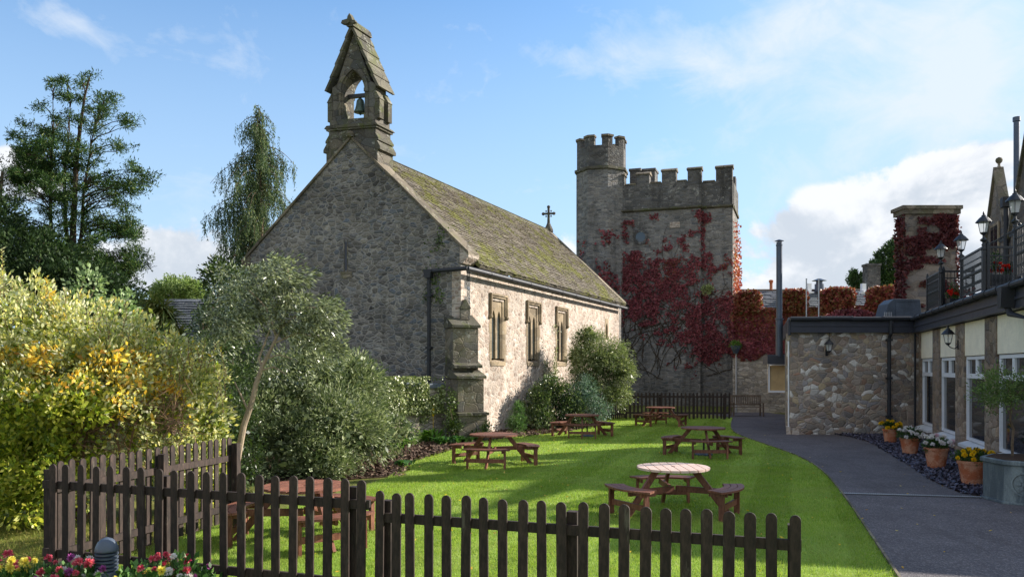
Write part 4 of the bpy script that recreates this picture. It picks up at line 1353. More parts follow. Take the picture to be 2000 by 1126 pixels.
def wall_lantern(P, n_, lab, s=1.0):
    root = thing('wall_lantern', P, lab, 'wall lamp', 'black lanterns on the wing walls')
    n_ = Vector(n_).normalized()
    b = MB()
    q = P + n_ * .26 * s
    b.tube([P + Vector((0, 0, -.02)), P + n_ * .10 * s + Vector((0, 0, -.10 * s)), P + n_ * .20 * s + Vector((0, 0, -.06 * s)), q + Vector((0, 0, .0))], .014 * s, 6)
    F = frame(P, Vector((-n_.y, n_.x, 0)), n_)
    bb = MB(F); bb.box(-.035, .035, 0, .02, -.12 * s, .14 * s)
    b.build('bracket', M['iron'], root); bb.build('backplate', M['iron'], root)
    bi, bg_ = MB(), MB(); lantern(bi, bg_, (q.x, q.y, q.z), s)
    bi.build('lantern', M['iron'], root); bg_.build('lamp_glass', M['lampglass'], root)
tl = t_of(1876)
wall_lantern(FW @ Vector((tl, .055, 2.90)), NW, 'black lantern on a bracket against the cream wall', .95)
wall_lantern(Vector(((1614 - 1000) / FPX * 28, 27.995, 2.80)), (0, -1, 0), 'small black lantern on the rubble stone end wall', .9)
b = MB(); b.tube([(10.85, 27.985, 3.48), (10.83, 27.985, 3.2), (10.76, 27.985, 3.1), (10.78, 27.985, 2.95)], .01, 5)
tag(b.build('lamp_cable', M['iron'], o0=(10.8, 28, 3)), 'thin black cable running down to the stone wall lantern', 'cable')

# ================================================================== HOTEL GABLES (far right)
hot = thing('stone_hotel', (16, 27, 0), 'tall stone hotel with steep gables behind the terrace', 'hotel')
UH = Vector((.2983, .9545, 0)); NH = Vector((-.9545, .2983, 0))
FH = frame((7.56, 0, 0), UH, NH)         # x = distance along
def hy(Y): return Y / .9545
b = MB(FH)
b.box(hy(20.5), hy(28.4), -8, -.02, 0, 6.5)
b.build('wall', M['hotel'], hot)
def gable(Ya, Yb, ze, za, y0=-.14, y1=.03):
    a_, c_ = hy(Ya), hy(Yb); m_ = (a_ + c_) / 2
    b = MB(FH); b.prism([(a_, 0), (c_, 0), (c_, ze), (m_, za), (a_, ze)], y0, y1); g = b.build('gable', M['hotel'], hot)
    b = MB(FH)
    for s, e in ((1, c_), (-1, a_)):
        dx_ = (e - m_); 
        b.prism([(m_, za), (e + s * .08, ze - .1), (e + s * .08, ze + .08), (m_, za + .19)], y0 - .05, y1 + .08)
    b.build('coping', M['coping'], g)
    return m_, g
m1, g1 = gable(25.75, 28.35, 6.3, 8.72)
b = MB(FH); b.lathe((m1, -.06, 8.75), [(.08, 0), (.06, .16), (.04, .20), (.04, .26), (.09, .31), (.11, .37), (.09, .44), (.02, .48)], 10); b.build('finial', M['coping'], g1)
b = MB(FH); b.box(m1 - .55, m1 + .55, .052, .09, 6.0, 7.05); f = b.build('window', M['dress'], g1)
b = MB(FH); b.box(m1 - .42, m1 - .04, .091, .098, 6.1, 6.95); b.box(m1 + .04, m1 + .42, .091, .098, 6.1, 6.95); b.build('pane', M['glass'], f)
m2, g2 = gable(21.9, 25.4, 6.4, 9.15)
b = MB(FH); b.tube([(hy(25.55), .12, 3), (hy(25.55), .12, 7.4)], .07, 8); b.box(hy(25.55) - .15, hy(25.55) + .15, .0, .25, 7.3, 7.6); b.build('downpipe', M['gutter'], hot)
ur = Vector((-NH.x * 3.0, -NH.y * 3.0, 2.4)).normalized(); nr = UH.cross(ur).normalized()
if nr.z < 0: nr = -nr
orr = Vector((7.56, 0, 0)) + UH * hy(20.5) + NH * .1 + Vector((0, 0, 6.4))
frh = frame(orr, UH, ur, nr)
b = MB(frh); b.box(0, hy(28.3) - hy(20.5), 0, 3.7, -.08, 0); f = b.build('roof', M['slate'], hot)
boxes_obj('roof_slates', tiles(frh, hy(28.3) - hy(20.5), 3.7, 15, .4, 31), M['slate'], f)
p0 = PY(1987, 300, 25.2)
b = MB(); b.lathe((p0.x + .1, 25.4, 6), [(.085, 0), (.085, 3.9), (.11, 3.92), (.11, 4.05)], 10); b.build('chimney_pipe', M['steelpipe'], hot)
# ================================================================== FENCES
def picket_shape(w_, h_):
    r_ = w_ / 2
    pts = [(-r_, 0), (r_, 0)]
    for i in range(9):
        a_ = math.pi * i / 8
        pts.append((r_ * math.cos(a_), h_ - r_ + r_ * math.sin(a_)))
    return pts
def fence(P, Q, us, w_, z0, h_, rails, postus, lab, front=1, m=None, seed=0, posth=None, railt=.035, slope=0.0, shared=None, posttop=None):
    """P,Q ends; us picket positions 0..1; front=+1 pickets on the -n side"""
    m = m or M['fence']
    P, Q = Vector(P), Vector(Q)
    u = Q - P; L_ = u.length; u.normalize()
    n_ = Vector((u.y, -u.x, 0)) * front      # outward, where the pickets stand
    root = thing('picket_fence', P, lab, 'fence', 'brown picket fences round the lawn')
    r_ = random.Random(seed)
    F = frame(P, u, n_)
    poly = picket_shape(w_, h_)
    b0 = MB(); b0.prism(poly, -.011, .011)
    base_me = None
    for i, t_ in enumerate(us):
        x = t_ * L_
        if base_me is None:
            ob = b0.build('picket', m)
            base_me = ob.data
            ob.modifiers.new('bevel', 'BEVEL').width = .003
        else:
            ob = ob0.copy(); col.objects.link(ob)
        if i == 0: ob0 = ob
        ob.parent = root
        lm = frame((0, 0, 0), u, n_) @ Matrix.Translation((x, railt / 2 + .012, z0 + slope * t_ + r_.uniform(-.008, .008))) @ Matrix.Rotation(r_.uniform(-.012, .012), 4, 'Y') @ Matrix.Diagonal((r_.uniform(.95, 1.05), 1, 1, 1))
        ob.matrix_local = lm
        ORIG[ob.name] = Vector((0, 0, 0))
    for zr in rails:
        b = MB(F)
        hh = .042
        b.hexa([(-.02, -railt / 2, zr - hh), (L_ + .02, -railt / 2, zr - hh + slope), (L_ + .02, railt / 2, zr - hh + slope), (-.02, railt / 2, zr - hh),
                (-.02, -railt / 2, zr + hh), (L_ + .02, -railt / 2, zr + hh + slope), (L_ + .02, railt / 2, zr + hh + slope), (-.02, railt / 2, zr + hh)])
        b.build('rail', m, root)
    for t_ in postus:
        b = MB(F); x = t_ * L_
        zt = (posttop or (z0 + h_ - .08)) + slope * t_
        b.box(x - .045, x + .045, -railt / 2 - .092, -railt / 2 - .002, 0, zt)
        b.build('post', m, root)
    return root

cornL = Vector((-4.97, 8.72, 0)); mid1 = Vector((-1.30, 7.40, 0)); mid2 = Vector((-1.19, 7.38, 0)); endR = Vector((2.17, 6.20, 0))
def u_on(P, Q, px):
    p = (px - 1000) / FPX
    d_ = Q - P
    return (p * P.y - P.x) / (d_.x - p * d_.y)
pl = [107, 133, 162, 192, 222, 253, 282, 314, 345, 378, 409, 441, 475, 508, 542, 575, 608, 642, 677, 708]
fence(cornL, mid1, [u_on(cornL, mid1, x) for x in pl], .088, .09, 1.20, (1.06, .34), (0.0, .40, .955), 'near dark picket fence across the front, the half with higher pickets', 1, seed=1)
# corner post of the near fence with its rounded picket
prs = [743, 776, 804, 840, 875, 911, 948, 984, 1022, 1061, 1100, 1140, 1180, 1219, 1260, 1300, 1340, 1381, 1422, 1465, 1507, 1552]
fence(mid2, endR, [u_on(mid2, endR, x) for x in prs], .086, .02, 1.17, (.955, .26), (.015, .50, .99), 'near dark picket fence across the front, the half with lower pickets', 1, seed=2, posttop=1.10)
bk = Vector((-4.02, 11.85, 0))
c2 = cornL + Vector((.08, .10, 0))
ns = 21
fence(c2, bk, [(.02 + .96 * i / (ns - 1)) for i in range(ns)], .088, .09, 1.20, (1.0, .30), (.50, .985), 'brown sunlit picket fence running back from the near corner to the leaning tree', -1, seed=3)
FA = G(1223, 817); FA.z = 0; FBp = G(1424, 821); FBp.z = 0
fa = Vector(((1223 - 1000) / FPX * 36.6, 36.6, 0)); fb = Vector(((1424 - 1000) / FPX * 36.3, 36.3, 0))
fence(fa, fb, [i / 26 for i in range(27)], .085, .04, 1.14, (1.0, .28), (0.0, .33, .66, .955), 'dark picket fence at the far end of the lawn in front of the creeper wall', 1, m=M['fence_far'], seed=4)
fc = Vector((4.0, 35.6, 0))
fence(fc, fa + Vector((-.12, -.02, 0)), [i / 9 for i in range(10)], .085, .04, .92, (.80, .24), (0.0,), 'short lower dark picket fence beside the rounded bush by the church', 1, m=M['fence_far'], seed=5)

# ================================================================== PICNIC TABLES
def make_table():
    root = thing('picnic_table', (0, 0, 0), 'round', 'picnic table', 'round brown picnic tables on the lawn')
    top = MB()
    R_ = .57; n_ = 8; w_ = 2 * R_ / n_
    for i in range(n_):
        x0 = -R_ + i * w_ + .008; x1 = -R_ + (i + 1) * w_ - .008
        pts = []
        for k in range(7):
            x = x0 + (x1 - x0) * k / 6; pts.append((x, math.sqrt(max(R_ * R_ - x * x, .0004))))
        poly = pts + [(x, -y) for x, y in pts[::-1]]
        top.prism(poly, .70, .735, 'z')
    t_ob = top.build('tabletop', M['table'], root)
    b = MB(); b.box(-.45, .45, -.05, .05, .665, .699); b.lathe((0, 0, .736), [(.03, 0), (.03, .003)], 10); b.build('batten', M['table'], root)
    for k in range(3):
        a_ = R(90 + 120 * k)
        u = Vector((math.cos(a_), math.sin(a_), 0)); v = Vector((-u.y, u.x, 0))
        F = frame((0, 0, 0), u, v)
        b = MB(F)
        b.bar((.34, 0, .70), (.93, 0, 0.0), .095, .045, side=(1, 0, 0))
        b.build('leg', M['table'], root)
        b = MB(F); b.box(.03, .92, .0235, .066, .34, .435); b.build('bearer', M['table'], root)
        # curved bench, three planks
        b = MB(F)
        for j, (r0, r1) in enumerate(((.78, .875), (.885, .98), (.99, 1.085))):
            n2_ = 8; sp_ = R(31)
            A_ = [-sp_ + 2 * sp_ * i / n2_ for i in range(n2_ + 1)]
            poly = [(r1 * math.cos(t), r1 * math.sin(t)) for t in A_] + [(r0 * math.cos(t), r0 * math.sin(t)) for t in A_[::-1]]
            b.prism(poly, .435, .465, 'z')
        be = b.build('bench', M['table'], root)
        for s in (-1, 1):
            b = MB(F)
            cx_, cy_ = .915 * math.cos(R(25)), s * .915 * math.sin(R(25))
            b.box(cx_ - .14, cx_ + .14, cy_ - .02, cy_ + .02, .375, .434)
            b.box(cx_ + .02, cx_ + .105, cy_ + (.021 if s > 0 else -.063), cy_ + (.063 if s > 0 else -.021), 0, .433)
            b.build('bench_leg', M['table'], root)
        b = MB(F); b.box(.86, .90, -.41, .41, .155, .24); b.build('stretcher', M['table'], root)
    return root
def copy_tree(o, parent=None):
    c_ = o.copy(); col.objects.link(c_)
    c_.parent = parent
    if parent is not None: c_.matrix_local = o.matrix_local.copy()
    for ch in list(o.children): copy_tree(ch, c_)
    return c_
tb = make_table()
tabs = [(-2.74, 10.9, 65, 'round brown picnic table standing close behind the near fence pickets'),
        (2.55, 12.96, 90, 'round picnic table nearest the path, its pale top catching the sun'),
        (-.43, 19.3, 20, 'round brown picnic table nearest the church buttress and mulch bed'),
        (2.33, 27.2, 25, 'round dark picnic table right in front of the church wall bushes'),
        (5.87, 32.4, 92, 'farthest and smallest picnic table, close to the far picket fence'),
        (4.99, 21.4, 28, 'round dark picnic table between the pale-topped table and the far one, beside the path')]
for i, (x, y, a_, lab) in enumerate(tabs):
    o = tb if i == 0 else copy_tree(tb)
    o.location = (x, y, 0); o.rotation_euler = (0, 0, R(a_ - 90)); o['label'] = lab
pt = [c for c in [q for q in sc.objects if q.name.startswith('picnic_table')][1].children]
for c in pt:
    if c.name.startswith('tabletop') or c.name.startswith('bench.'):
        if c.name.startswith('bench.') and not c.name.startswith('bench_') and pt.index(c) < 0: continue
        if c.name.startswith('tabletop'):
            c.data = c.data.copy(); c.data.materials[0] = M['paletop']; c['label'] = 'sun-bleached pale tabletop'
# parasol bases under two tables
for (x, y, lab) in ((5.02, 21.45, 'grey parasol base on the grass under the table by the path'), (2.5, 27.25, 'grey parasol base on the grass under the table by the bushes')):
    root = thing('parasol_base', (x, y, 0), lab, 'parasol base', 'parasol bases under the picnic tables')
    b = MB(); b.lathe((x, y, 0), [(.24, 0), (.24, .04), (.10, .08), (.04, .09)], 18); b.build('base', M['duct'], root)
    b = MB(); b.lathe((x, y, .09), [(.025, 0), (.025, .26)], 8); b.build('tube', M['iron'], root)

# ---- timber bench by the creeper wall
b0 = (1428 - 1000) / FPX * 38.6; b1 = (1488 - 1000) / FPX * 38.6; yb0 = 38.7
root = thing('garden_bench', ((b0 + b1) / 2, yb0, 0), 'weathered timber garden bench with slatted back against the pale wall', 'bench')
b = MB()
for i in range(5): b.box(b0, b1, yb0 - .45 + i * .09, yb0 - .37 + i * .09, .43, .455)
b.build('seat', M['bench'], root)
b = MB(); b.box(b0, b1, yb0 + .05, yb0 + .09, .90, 1.0); b.box(b0, b1, yb0 + .05, yb0 + .09, .52, .58)
for i in range(17):
    x = b0 + (b1 - b0) * (i + .5) / 17; b.box(x - .02, x + .02, yb0 + .055, yb0 + .083, .581, .899)
b.build('backrest', M['bench'], root)
for x in (b0 + .03, b1 - .03):
    b = MB(); b.box(x - .03, x + .03, yb0 + .03, yb0 + .10, 0, .99); b.build('leg', M['bench'], root)
    b = MB(); b.box(x - .03, x + .03, yb0 - .46, yb0 - .40, 0, .62); b.build('leg', M['bench'], root)
    b = MB(); b.box(x - .04, x + .04, yb0 - .5, yb0 + .03, .622, .66); b.build('armrest', M['bench'], root)

# ---- bollard light
p0 = Vector((-3.76, 7.6, .06))
root = thing('bollard_light', p0, 'grey domed garden bollard light with louvred rings among the flowers', 'bollard light')
b = MB(); b.lathe(p0, [(.085, 0), (.085, .28), (.08, .29)], 24); b.build('post', M['bollard'], root)
b = MB()
b.lathe((p0.x, p0.y, .342), [(.075, 0), (.098, .01), (.098, .07), (.075, .08)], 24)
for k in range(5):
    z = .435 + k * .034; b.lathe((p0.x, p0.y, z), [(.060, 0), (.100, -.004), (.102, .012), (.062, .020)], 24)
b.build('louvre_rings', M['bollard'], root)
b = MB(); b.lathe((p0.x, p0.y, .42), [(.052, 0), (.052, .17)], 16); b.build('lamp_glass', M['lead'], root)
b = MB(); b.lathe((p0.x, p0.y, .597), [(.102, 0), (.104, .012), (.098, .045), (.080, .085), (.050, .115), (.015, .128)], 24); b.build('dome', M['bollard'], root, smooth=True)

# ================================================================== FLOWERS AND POTS
M['darkleaf'] = leafmat('dark_foliage', [(0, C(44, 70, 34)), (.5, C(62, 92, 42)), (1, C(90, 118, 56))], .25, .45)
def petmat(name, stops): return leafmat(name, stops, .25, .7, vmin=.9, vmax=1.1, spec=.2)
M['yellow'] = petmat('yellow_petals', [(0, C(226, 178, 20)), (1, C(246, 214, 48))])
M['whitep'] = petmat('white_petals', [(0, C(222, 216, 222)), (1, C(244, 238, 240))])
M['pinkp'] = petmat('pale_pink_petals', [(0, C(214, 178, 196)), (1, C(232, 204, 214))])
M['pink'] = petmat('pink_petals', [(0, C(196, 56, 92)), (.6, C(216, 92, 116)), (1, C(236, 160, 160))])
M['redp'] = petmat('red_petals', [(0, C(200, 32, 28)), (1, C(228, 62, 42))])
M['palep'] = petmat('pale_yellow_petals', [(0, C(232, 214, 90)), (1, C(244, 232, 130))])
M['purplep'] = petmat('purple_petals', [(0, C(150, 54, 128)), (1, C(186, 110, 178))])
def flower_mesh(name, r_, m, seed, n=110):
    rg = np.random.default_rng(seed)
    d_ = unit(rg.normal(size=(n, 3)) * [1, 1, .8] + [0, -.15, .55])
    V = leaves(rg, d_ * r_ * .2, r_ * .85, .45, dirs=d_, dj=.12)
    ob = quads_obj(name, V, m)
    return ob
protos = {}
def flower(P, r_, key, parent, rg):
    k = (key, round(r_, 3))
    if k not in protos:
        ob = flower_mesh('flower', r_, M[key], len(protos) + 50)
        protos[k] = ob
    else:
        ob = protos[k].copy(); col.objects.link(ob)
    ob.parent = parent
    ob.location = Vector(P) - ORIG[parent.name]
    ob.rotation_euler = (rg.uniform(-.4, .4), rg.uniform(-.4, .4), rg.uniform(0, 6.28))
    s = rg.uniform(.8, 1.2); ob.scale = (s, s, s)
    return ob
def pot_plant(px, pyb, dtop, hpot, keys, lab, seed, nfl, fr, moss=False, foliage=.20):
    P = G(px, pyb); P.y += dtop * .45; P.x = (px - 1000) / FPX * P.y; P.z = .02
    root = thing('potted_plant', P, lab, 'potted plant', 'terracotta pots of flowers along the windows')
    r1 = dtop / 2; r0 = r1 * .70
    b = MB(); b.lathe(P, [(r0, 0), (r1 * .93, hpot * .86), (r1 * 1.0, hpot * .865), (r1 * 1.02, hpot * .98), (r1, hpot), (r1 * .9, hpot), (r1 * .88, hpot - .04)], 28); b.build('pot', M['terracotta'], root)
    rg = np.random.default_rng(seed)
    ctr = (P.x, P.y, hpot + .06)
    pts, dr, _ = crown_pts(rg, [(ctr[0], ctr[1], ctr[2] + .02, r1 * 1.25, r1 * 1.2, foliage)], 60, .07, 26, (.3, .95), zmin=hpot - .03)
    quads_obj('foliage', leaves(rg, pts, .055, .4, dirs=dr + [0, 0, .5], dj=.7), M['darkleaf'], root)
    rg2 = random.Random(seed)
    for i in range(nfl):
        a_ = rg2.uniform(0, 6.28); q = math.sqrt(rg2.uniform(0, 1)); rr_ = r1 * 1.32 * q
        zz = ctr[2] + .02 + foliage * 1.05 * math.sqrt(max(0, 1 - q * q * .85))
        if i % 3 == 0:
            a_ = rg2.uniform(3.3, 6.1); rr_ = r1 * 1.25; zz = ctr[2] + rg2.uniform(.0, .12)
        key = keys[0] if rg2.random() < .8 or len(keys) == 1 else keys[1]
        flower((P.x + rr_ * math.cos(a_), P.y + rr_ * math.sin(a_), zz), fr, key, root, rg2)
pot_plant(1739, 866, .46, .42, ['yellow'], 'terracotta pot of yellow flowers in front of the black downpipe, smallest pot', 11, 26, .055, foliage=.17)
pot_plant(1777, 889, .50, .42, ['whitep', 'pinkp'], 'terracotta pot of white flowers with pale pink ones beside the first window', 12, 24, .055)
pot_plant(1829, 917, .52, .46, ['whitep', 'pinkp'], 'pale chalky terracotta pot of white flowers beside the near yellow one', 13, 20, .055)
pot_plant(1900, 950, .56, .46, ['yellow'], 'orange terracotta pot of yellow flowers next to the grey planter, largest pot', 14, 26, .052, foliage=.14)

# terrace flower boxes
def flower_box(P, L_, lab, seed):
    root = thing('flower_box', P, lab, 'flower box', 'flower boxes on the terrace')
    b = MB(); b.box(P.x - L_ / 2, P.x + L_ / 2, P.y - .12, P.y + .12, P.z, P.z + .26); b.build('box', M['iron'], root)
    rg = np.random.default_rng(seed)
    pts, dr, _ = crown_pts(rg, [(P.x, P.y, P.z + .34, L_ * .55, .16, .15), (P.x - L_ * .3, P.y, P.z + .62, .10, .10, .2)], 40, .08, 20, (.3, 1.0))
    quads_obj('foliage', leaves(rg, pts, .06, .5, dirs=dr, dj=.7), M['darkleaf'], root)
    rg2 = random.Random(seed)
    for i in range(22):
        flower((P.x + rg2.uniform(-.5, .5) * L_, P.y - rg2.uniform(.02, .16), P.z + rg2.uniform(.32, .56)), .05, 'redp', root, rg2)
flower_box(wl(24.4, .55, 4.08), .8, 'black box of red flowers behind the far railing bay', 3)
flower_box(wl(19.9, .62, 4.28), .95, 'black box of bright red flowers beside the stone gable', 4)

# big lead planter with a standard tree
pc = Vector((9.02, 14.1, 0))
root = thing('lead_planter', pc, 'grey octagonal lead planter with a round floral medallion beside the windows', 'planter')
b = MB()
def oct_(r_): return [(pc.x + r_ * math.cos(R(22.5 + 45 * i)), pc.y + r_ * math.sin(R(22.5 + 45 * i))) for i in range(8)]
b.prism(oct_(.80), .05, .66, 'z'); b.build('body', M['planter'], root)
b = MB(); b.prism(oct_(.86), .0, .09, 'z') if False else b.prism(oct_(.84), 0, .05, 'z'); b.prism(oct_(.85), .661, .74, 'z'); b.build('rim', M['planter'], root, bevel=.015)
Rv = Vector((math.cos(R(-135)), math.sin(R(-135)), 0))
ap = .80 * math.cos(R(22.5))
b = MB(frame(pc + Rv * (ap + .002) + Vector((0, 0, .36)), Vector((-Rv.y, Rv.x, 0)), Vector((0, 0, 1)), Rv))
n = 24
for (ra, rb, h0) in ((.17, .20, .035), (.0, .165, .012)):
    for i in range(n):
        a1 = 2 * math.pi * i / n; a2 = 2 * math.pi * (i + 1) / n
        b.prism([(max(ra, .002) * math.cos(a1), max(ra, .002) * math.sin(a1)), (rb * math.cos(a1), rb * math.sin(a1)), (rb * math.cos(a2), rb * math.sin(a2)), (max(ra, .002) * math.cos(a2), max(ra, .002) * math.sin(a2))], 0, h0, 'z')
for k in range(6):
    a_ = k * math.pi / 3
    pr = [(.085 * math.cos(a_) + .05 * math.cos(t) * math.cos(a_) - .028 * math.sin(t) * math.sin(a_), .085 * math.sin(a_) + .05 * math.cos(t) * math.sin(a_) + .028 * math.sin(t) * math.cos(a_)) for t in np.linspace(0, 6.28, 9)[:-1]]
    b.prism(pr, .012, .035, 'z')
b.prism([(.03 * math.cos(t), .03 * math.sin(t)) for t in np.linspace(0, 6.28, 9)[:-1]], .012, .045, 'z')
b.build('medallion', M['planter'], root)
b = MB(); b.prism(oct_(.76), .70, .745, 'z'); b.build('soil', M['soil'], root)

# ================================================================== TREES AND SHRUBS
def limb(b, a, c, r0, r1, seed=0, sag=0.0, n=5, side=5):
    rg = random.Random(seed)
    a, c = Vector(a), Vector(c); L_ = (c - a).length
    pts, rad = [], []
    for i in range(n + 1):
        t = i / n
        j = Vector((rg.uniform(-1, 1), rg.uniform(-1, 1), rg.uniform(-1, 1))) * L_ * .05 * math.sin(math.pi * t)
        pts.append(a.lerp(c, t) + j + Vector((0, 0, sag * math.sin(math.pi * t)))); rad.append(r0 + (r1 - r0) * t)
    b.tube(pts, rad, side)
    return pts

# standard tree in the planter
rg = np.random.default_rng(77)
tp = pc + Vector((-.22, 0.3, .74))
root = thing('standard_tree', tp, 'small round-headed standard tree growing from the grey planter', 'tree')
b = MB(); limb(b, tp, tp + Vector((-.02, 0, 1.1)), .024, .018, 4)
for k in range(7): limb(b, tp + Vector((-.02, 0, 1.0)), tp + Vector((rg.uniform(-.4, .4), rg.uniform(-.3, .3), 1.2 + rg.uniform(0, .5))), .012, .004, k)
b.build('trunk', M['bark'], root)
M['olive'] = leafmat('standard_tree_leaves', [(0, C(70, 92, 44)), (.5, C(96, 118, 58)), (1, C(124, 146, 84))], .3, .5)
c_ = tp + Vector((-.08, 0, 1.18))
pts, dr, _ = crown_pts(rg, [(c_.x - .05, c_.y, c_.z, .60, .5, .38), (c_.x - .3, c_.y, c_.z - .1, .35, .3, .3), (c_.x + .4, c_.y, c_.z + .05, .4, .35, .35)], 150, .13, 28, (.2, 1.1))
quads_obj('crown', leaves(rg, pts, .055, .38, dirs=dr, dj=.8), M['olive'], root)

# -- golden hedge
M['hedge'] = leafmat('hedge_leaves', [(0, C(118, 132, 76)), (.25, C(172, 178, 118)), (.45, C(224, 218, 180)), (.55, C(222, 210, 118)), (.8, C(146, 160, 94)), (1, C(248, 244, 224))], .48, .42,
                     pat=(.60, .70), patcol=[(0, C(222, 168, 40)), (.5, C(206, 138, 44)), (1, C(232, 196, 70))], patscale=.85, spec=.5, vmin=.8, vmax=1.2)
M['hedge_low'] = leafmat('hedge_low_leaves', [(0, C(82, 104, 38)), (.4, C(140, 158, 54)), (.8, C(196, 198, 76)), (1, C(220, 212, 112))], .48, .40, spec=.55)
rg = np.random.default_rng(21)
M['autumn'] = leafmat('autumn_leaves', [(0, C(216, 176, 56)), (.45, C(232, 200, 72)), (.7, C(206, 146, 64)), (1, C(238, 218, 120))], .5, .5)
def px_of(P): return P[:, 0] / P[:, 1] * FPX + 1000, HOR - (P[:, 2] - H) / P[:, 1] * FPX
root = thing('golden_hedge', (-7.5, 12.5, 0), 'big sunlit golden variegated hedge with yellow and orange leaves', 'hedge')
def E(px, py, Y, rx, ry, rz):
    p = PY(px, py, Y); return (p.x, p.y, p.z, rx, ry, rz)
ells = [E(40, 640, 12.4, .95, .9, .75), E(150, 660, 12.8, 1.0, .9, .60), E(260, 700, 13.0, 1.0, .9, .55), E(360, 740, 13.2, .62, .7, .45),
        E(120, 780, 12.2, 1.3, 1.0, .75), E(260, 800, 12.6, 1.1, .9, .70), E(375, 830, 13.0, .60, .7, .62), E(10, 780, 12.0, .8, 1.0, .9), E(180, 725, 12.2, 1.0, .8, .5),
        E(-80, 700, 12.4, 1.0, 1.0, 1.3), E(385, 900, 13.1, .48, .7, .5), E(300, 900, 13.2, .9, .7, .4)]
pts, dr, cc = crown_pts(rg, ells, 1250, .17, 26, (.62, 1.10))
k = None
low = (pts[:, 2] < 1.75) & (((pts[:, 0] / pts[:, 1]) < -.50))
bare = (np.hypot((pts[:, 0] / pts[:, 1] * 1600 + 1000 - 180) / 95, ((H - pts[:, 2]) / pts[:, 1] * 1600 + HOR - 855) / 55) < 1) | (np.hypot((pts[:, 0] / pts[:, 1] * 1600 + 1000 - 335) / 32, ((H - pts[:, 2]) / pts[:, 1] * 1600 + HOR - 810) / 45) < 1)
thin = rg.uniform(size=len(pts)) < .10
hi = pts[~low & (~bare | thin)]; hd = dr[~low & (~bare | thin)]
hpx, hpy = px_of(hi)
def ein(x, y, a, b_): return ((hpx - x) / a) ** 2 + ((hpy - y) / b_) ** 2
am = np.clip(1.25 - np.minimum.reduce([ein(215, 770, 110, 62), ein(205, 700, 75, 30), ein(60, 690, 60, 26), ein(330, 770, 40, 60), ein(190, 820, 60, 45), ein(130, 850, 40, 60)]), 0, 1)
am = rg.uniform(size=len(hi)) < am * (.24 + .26 * pn(hi[:, 0] * 3, hi[:, 2] * 4)).clip(.06, .6)
quads_obj('autumn_leaves', leaves(rg, hi[am] + [0, -.06, 0], .095, .55, dirs=hd[am] * .4 + [0, -.3, -.6], dj=.6), M['autumn'], root)
hi, hd = hi[~am], hd[~am]
quads_obj('leaves', leaves(rg, hi, .084, .48, dirs=hd + [0, 0, .35], dj=.9), M['hedge'], root)
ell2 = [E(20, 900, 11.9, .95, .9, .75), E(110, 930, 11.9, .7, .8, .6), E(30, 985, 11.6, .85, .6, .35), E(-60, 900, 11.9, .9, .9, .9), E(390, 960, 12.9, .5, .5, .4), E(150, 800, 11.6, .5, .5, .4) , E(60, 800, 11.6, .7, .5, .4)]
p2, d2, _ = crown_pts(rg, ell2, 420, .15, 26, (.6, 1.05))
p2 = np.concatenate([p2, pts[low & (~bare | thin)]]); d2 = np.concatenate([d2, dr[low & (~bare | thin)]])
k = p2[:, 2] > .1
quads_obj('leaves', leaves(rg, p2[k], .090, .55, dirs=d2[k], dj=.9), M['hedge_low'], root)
# inner leaves in shade fill the body so the far side does not show
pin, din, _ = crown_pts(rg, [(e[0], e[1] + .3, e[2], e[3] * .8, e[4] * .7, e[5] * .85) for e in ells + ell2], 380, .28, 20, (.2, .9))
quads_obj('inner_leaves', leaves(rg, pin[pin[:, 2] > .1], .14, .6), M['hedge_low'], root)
# shoots standing up from the top
b = MB(); sp_pts = []; sp_dir = []
for i in range(150):
    px = rg.uniform(-10, 440)
    ytop = np.interp(px, [0, 60, 120, 200, 300, 380, 440], [560, 600, 600, 625, 660, 690, 730])
    P = PY(px, ytop + rg.uniform(-20, 55), rg.uniform(12.2, 13.3))
    L_ = rg.uniform(.25, .62) * (1.25 if px < 120 else 1)
    dv_ = Vector((rg.normal(0, .16), rg.normal(0, .16), 1)).normalized()
    base_ = Vector(P) - dv_ * .25
    b.tube([base_, base_ + dv_ * L_], [.007, .003], 4)
    n_ = int(L_ / .020)
    for j in range(n_):
        t = j / n_
        sp_pts.append(base_ + dv_ * L_ * (t * .95 + .05)); a_ = j * 2.4
        sp_dir.append((math.cos(a_) * .9, math.sin(a_) * .9, .75))
b.build('shoots', M['twig'], root)
quads_obj('leaves', leaves(rg, np.array([tuple(p) for p in sp_pts]), .066, .42, dirs=np.array(sp_dir), dj=.25), M['hedge'], root)
# bare twigs in the hollow
b = MB()
for i in range(520):
    if i < 380: px, py = 180 + rg.normal(0, 55), 860 + rg.normal(0, 38)
    else: px, py = 335 + rg.normal(0, 22), 815 + rg.normal(0, 35)
    P = PY(px, py, rg.uniform(11.9, 12.8))
    if P.z < .2: continue
    dv_ = Vector((rg.normal(0, .7), rg.normal(0, .4), rg.normal(.35, .6))).normalized()
    limb(b, P, Vector(P) + dv_ * rg.uniform(.2, .55), .006, .003, i, n=3, side=3)
for i in range(12): limb(b, (-7.6 + rg.uniform(-1, 2.0), 12.4, 0), (-7.6 + rg.uniform(-1.4, 2.4), 12.3, 1.8), .03, .012, i)
b.build('twigs', M['twig'], root)

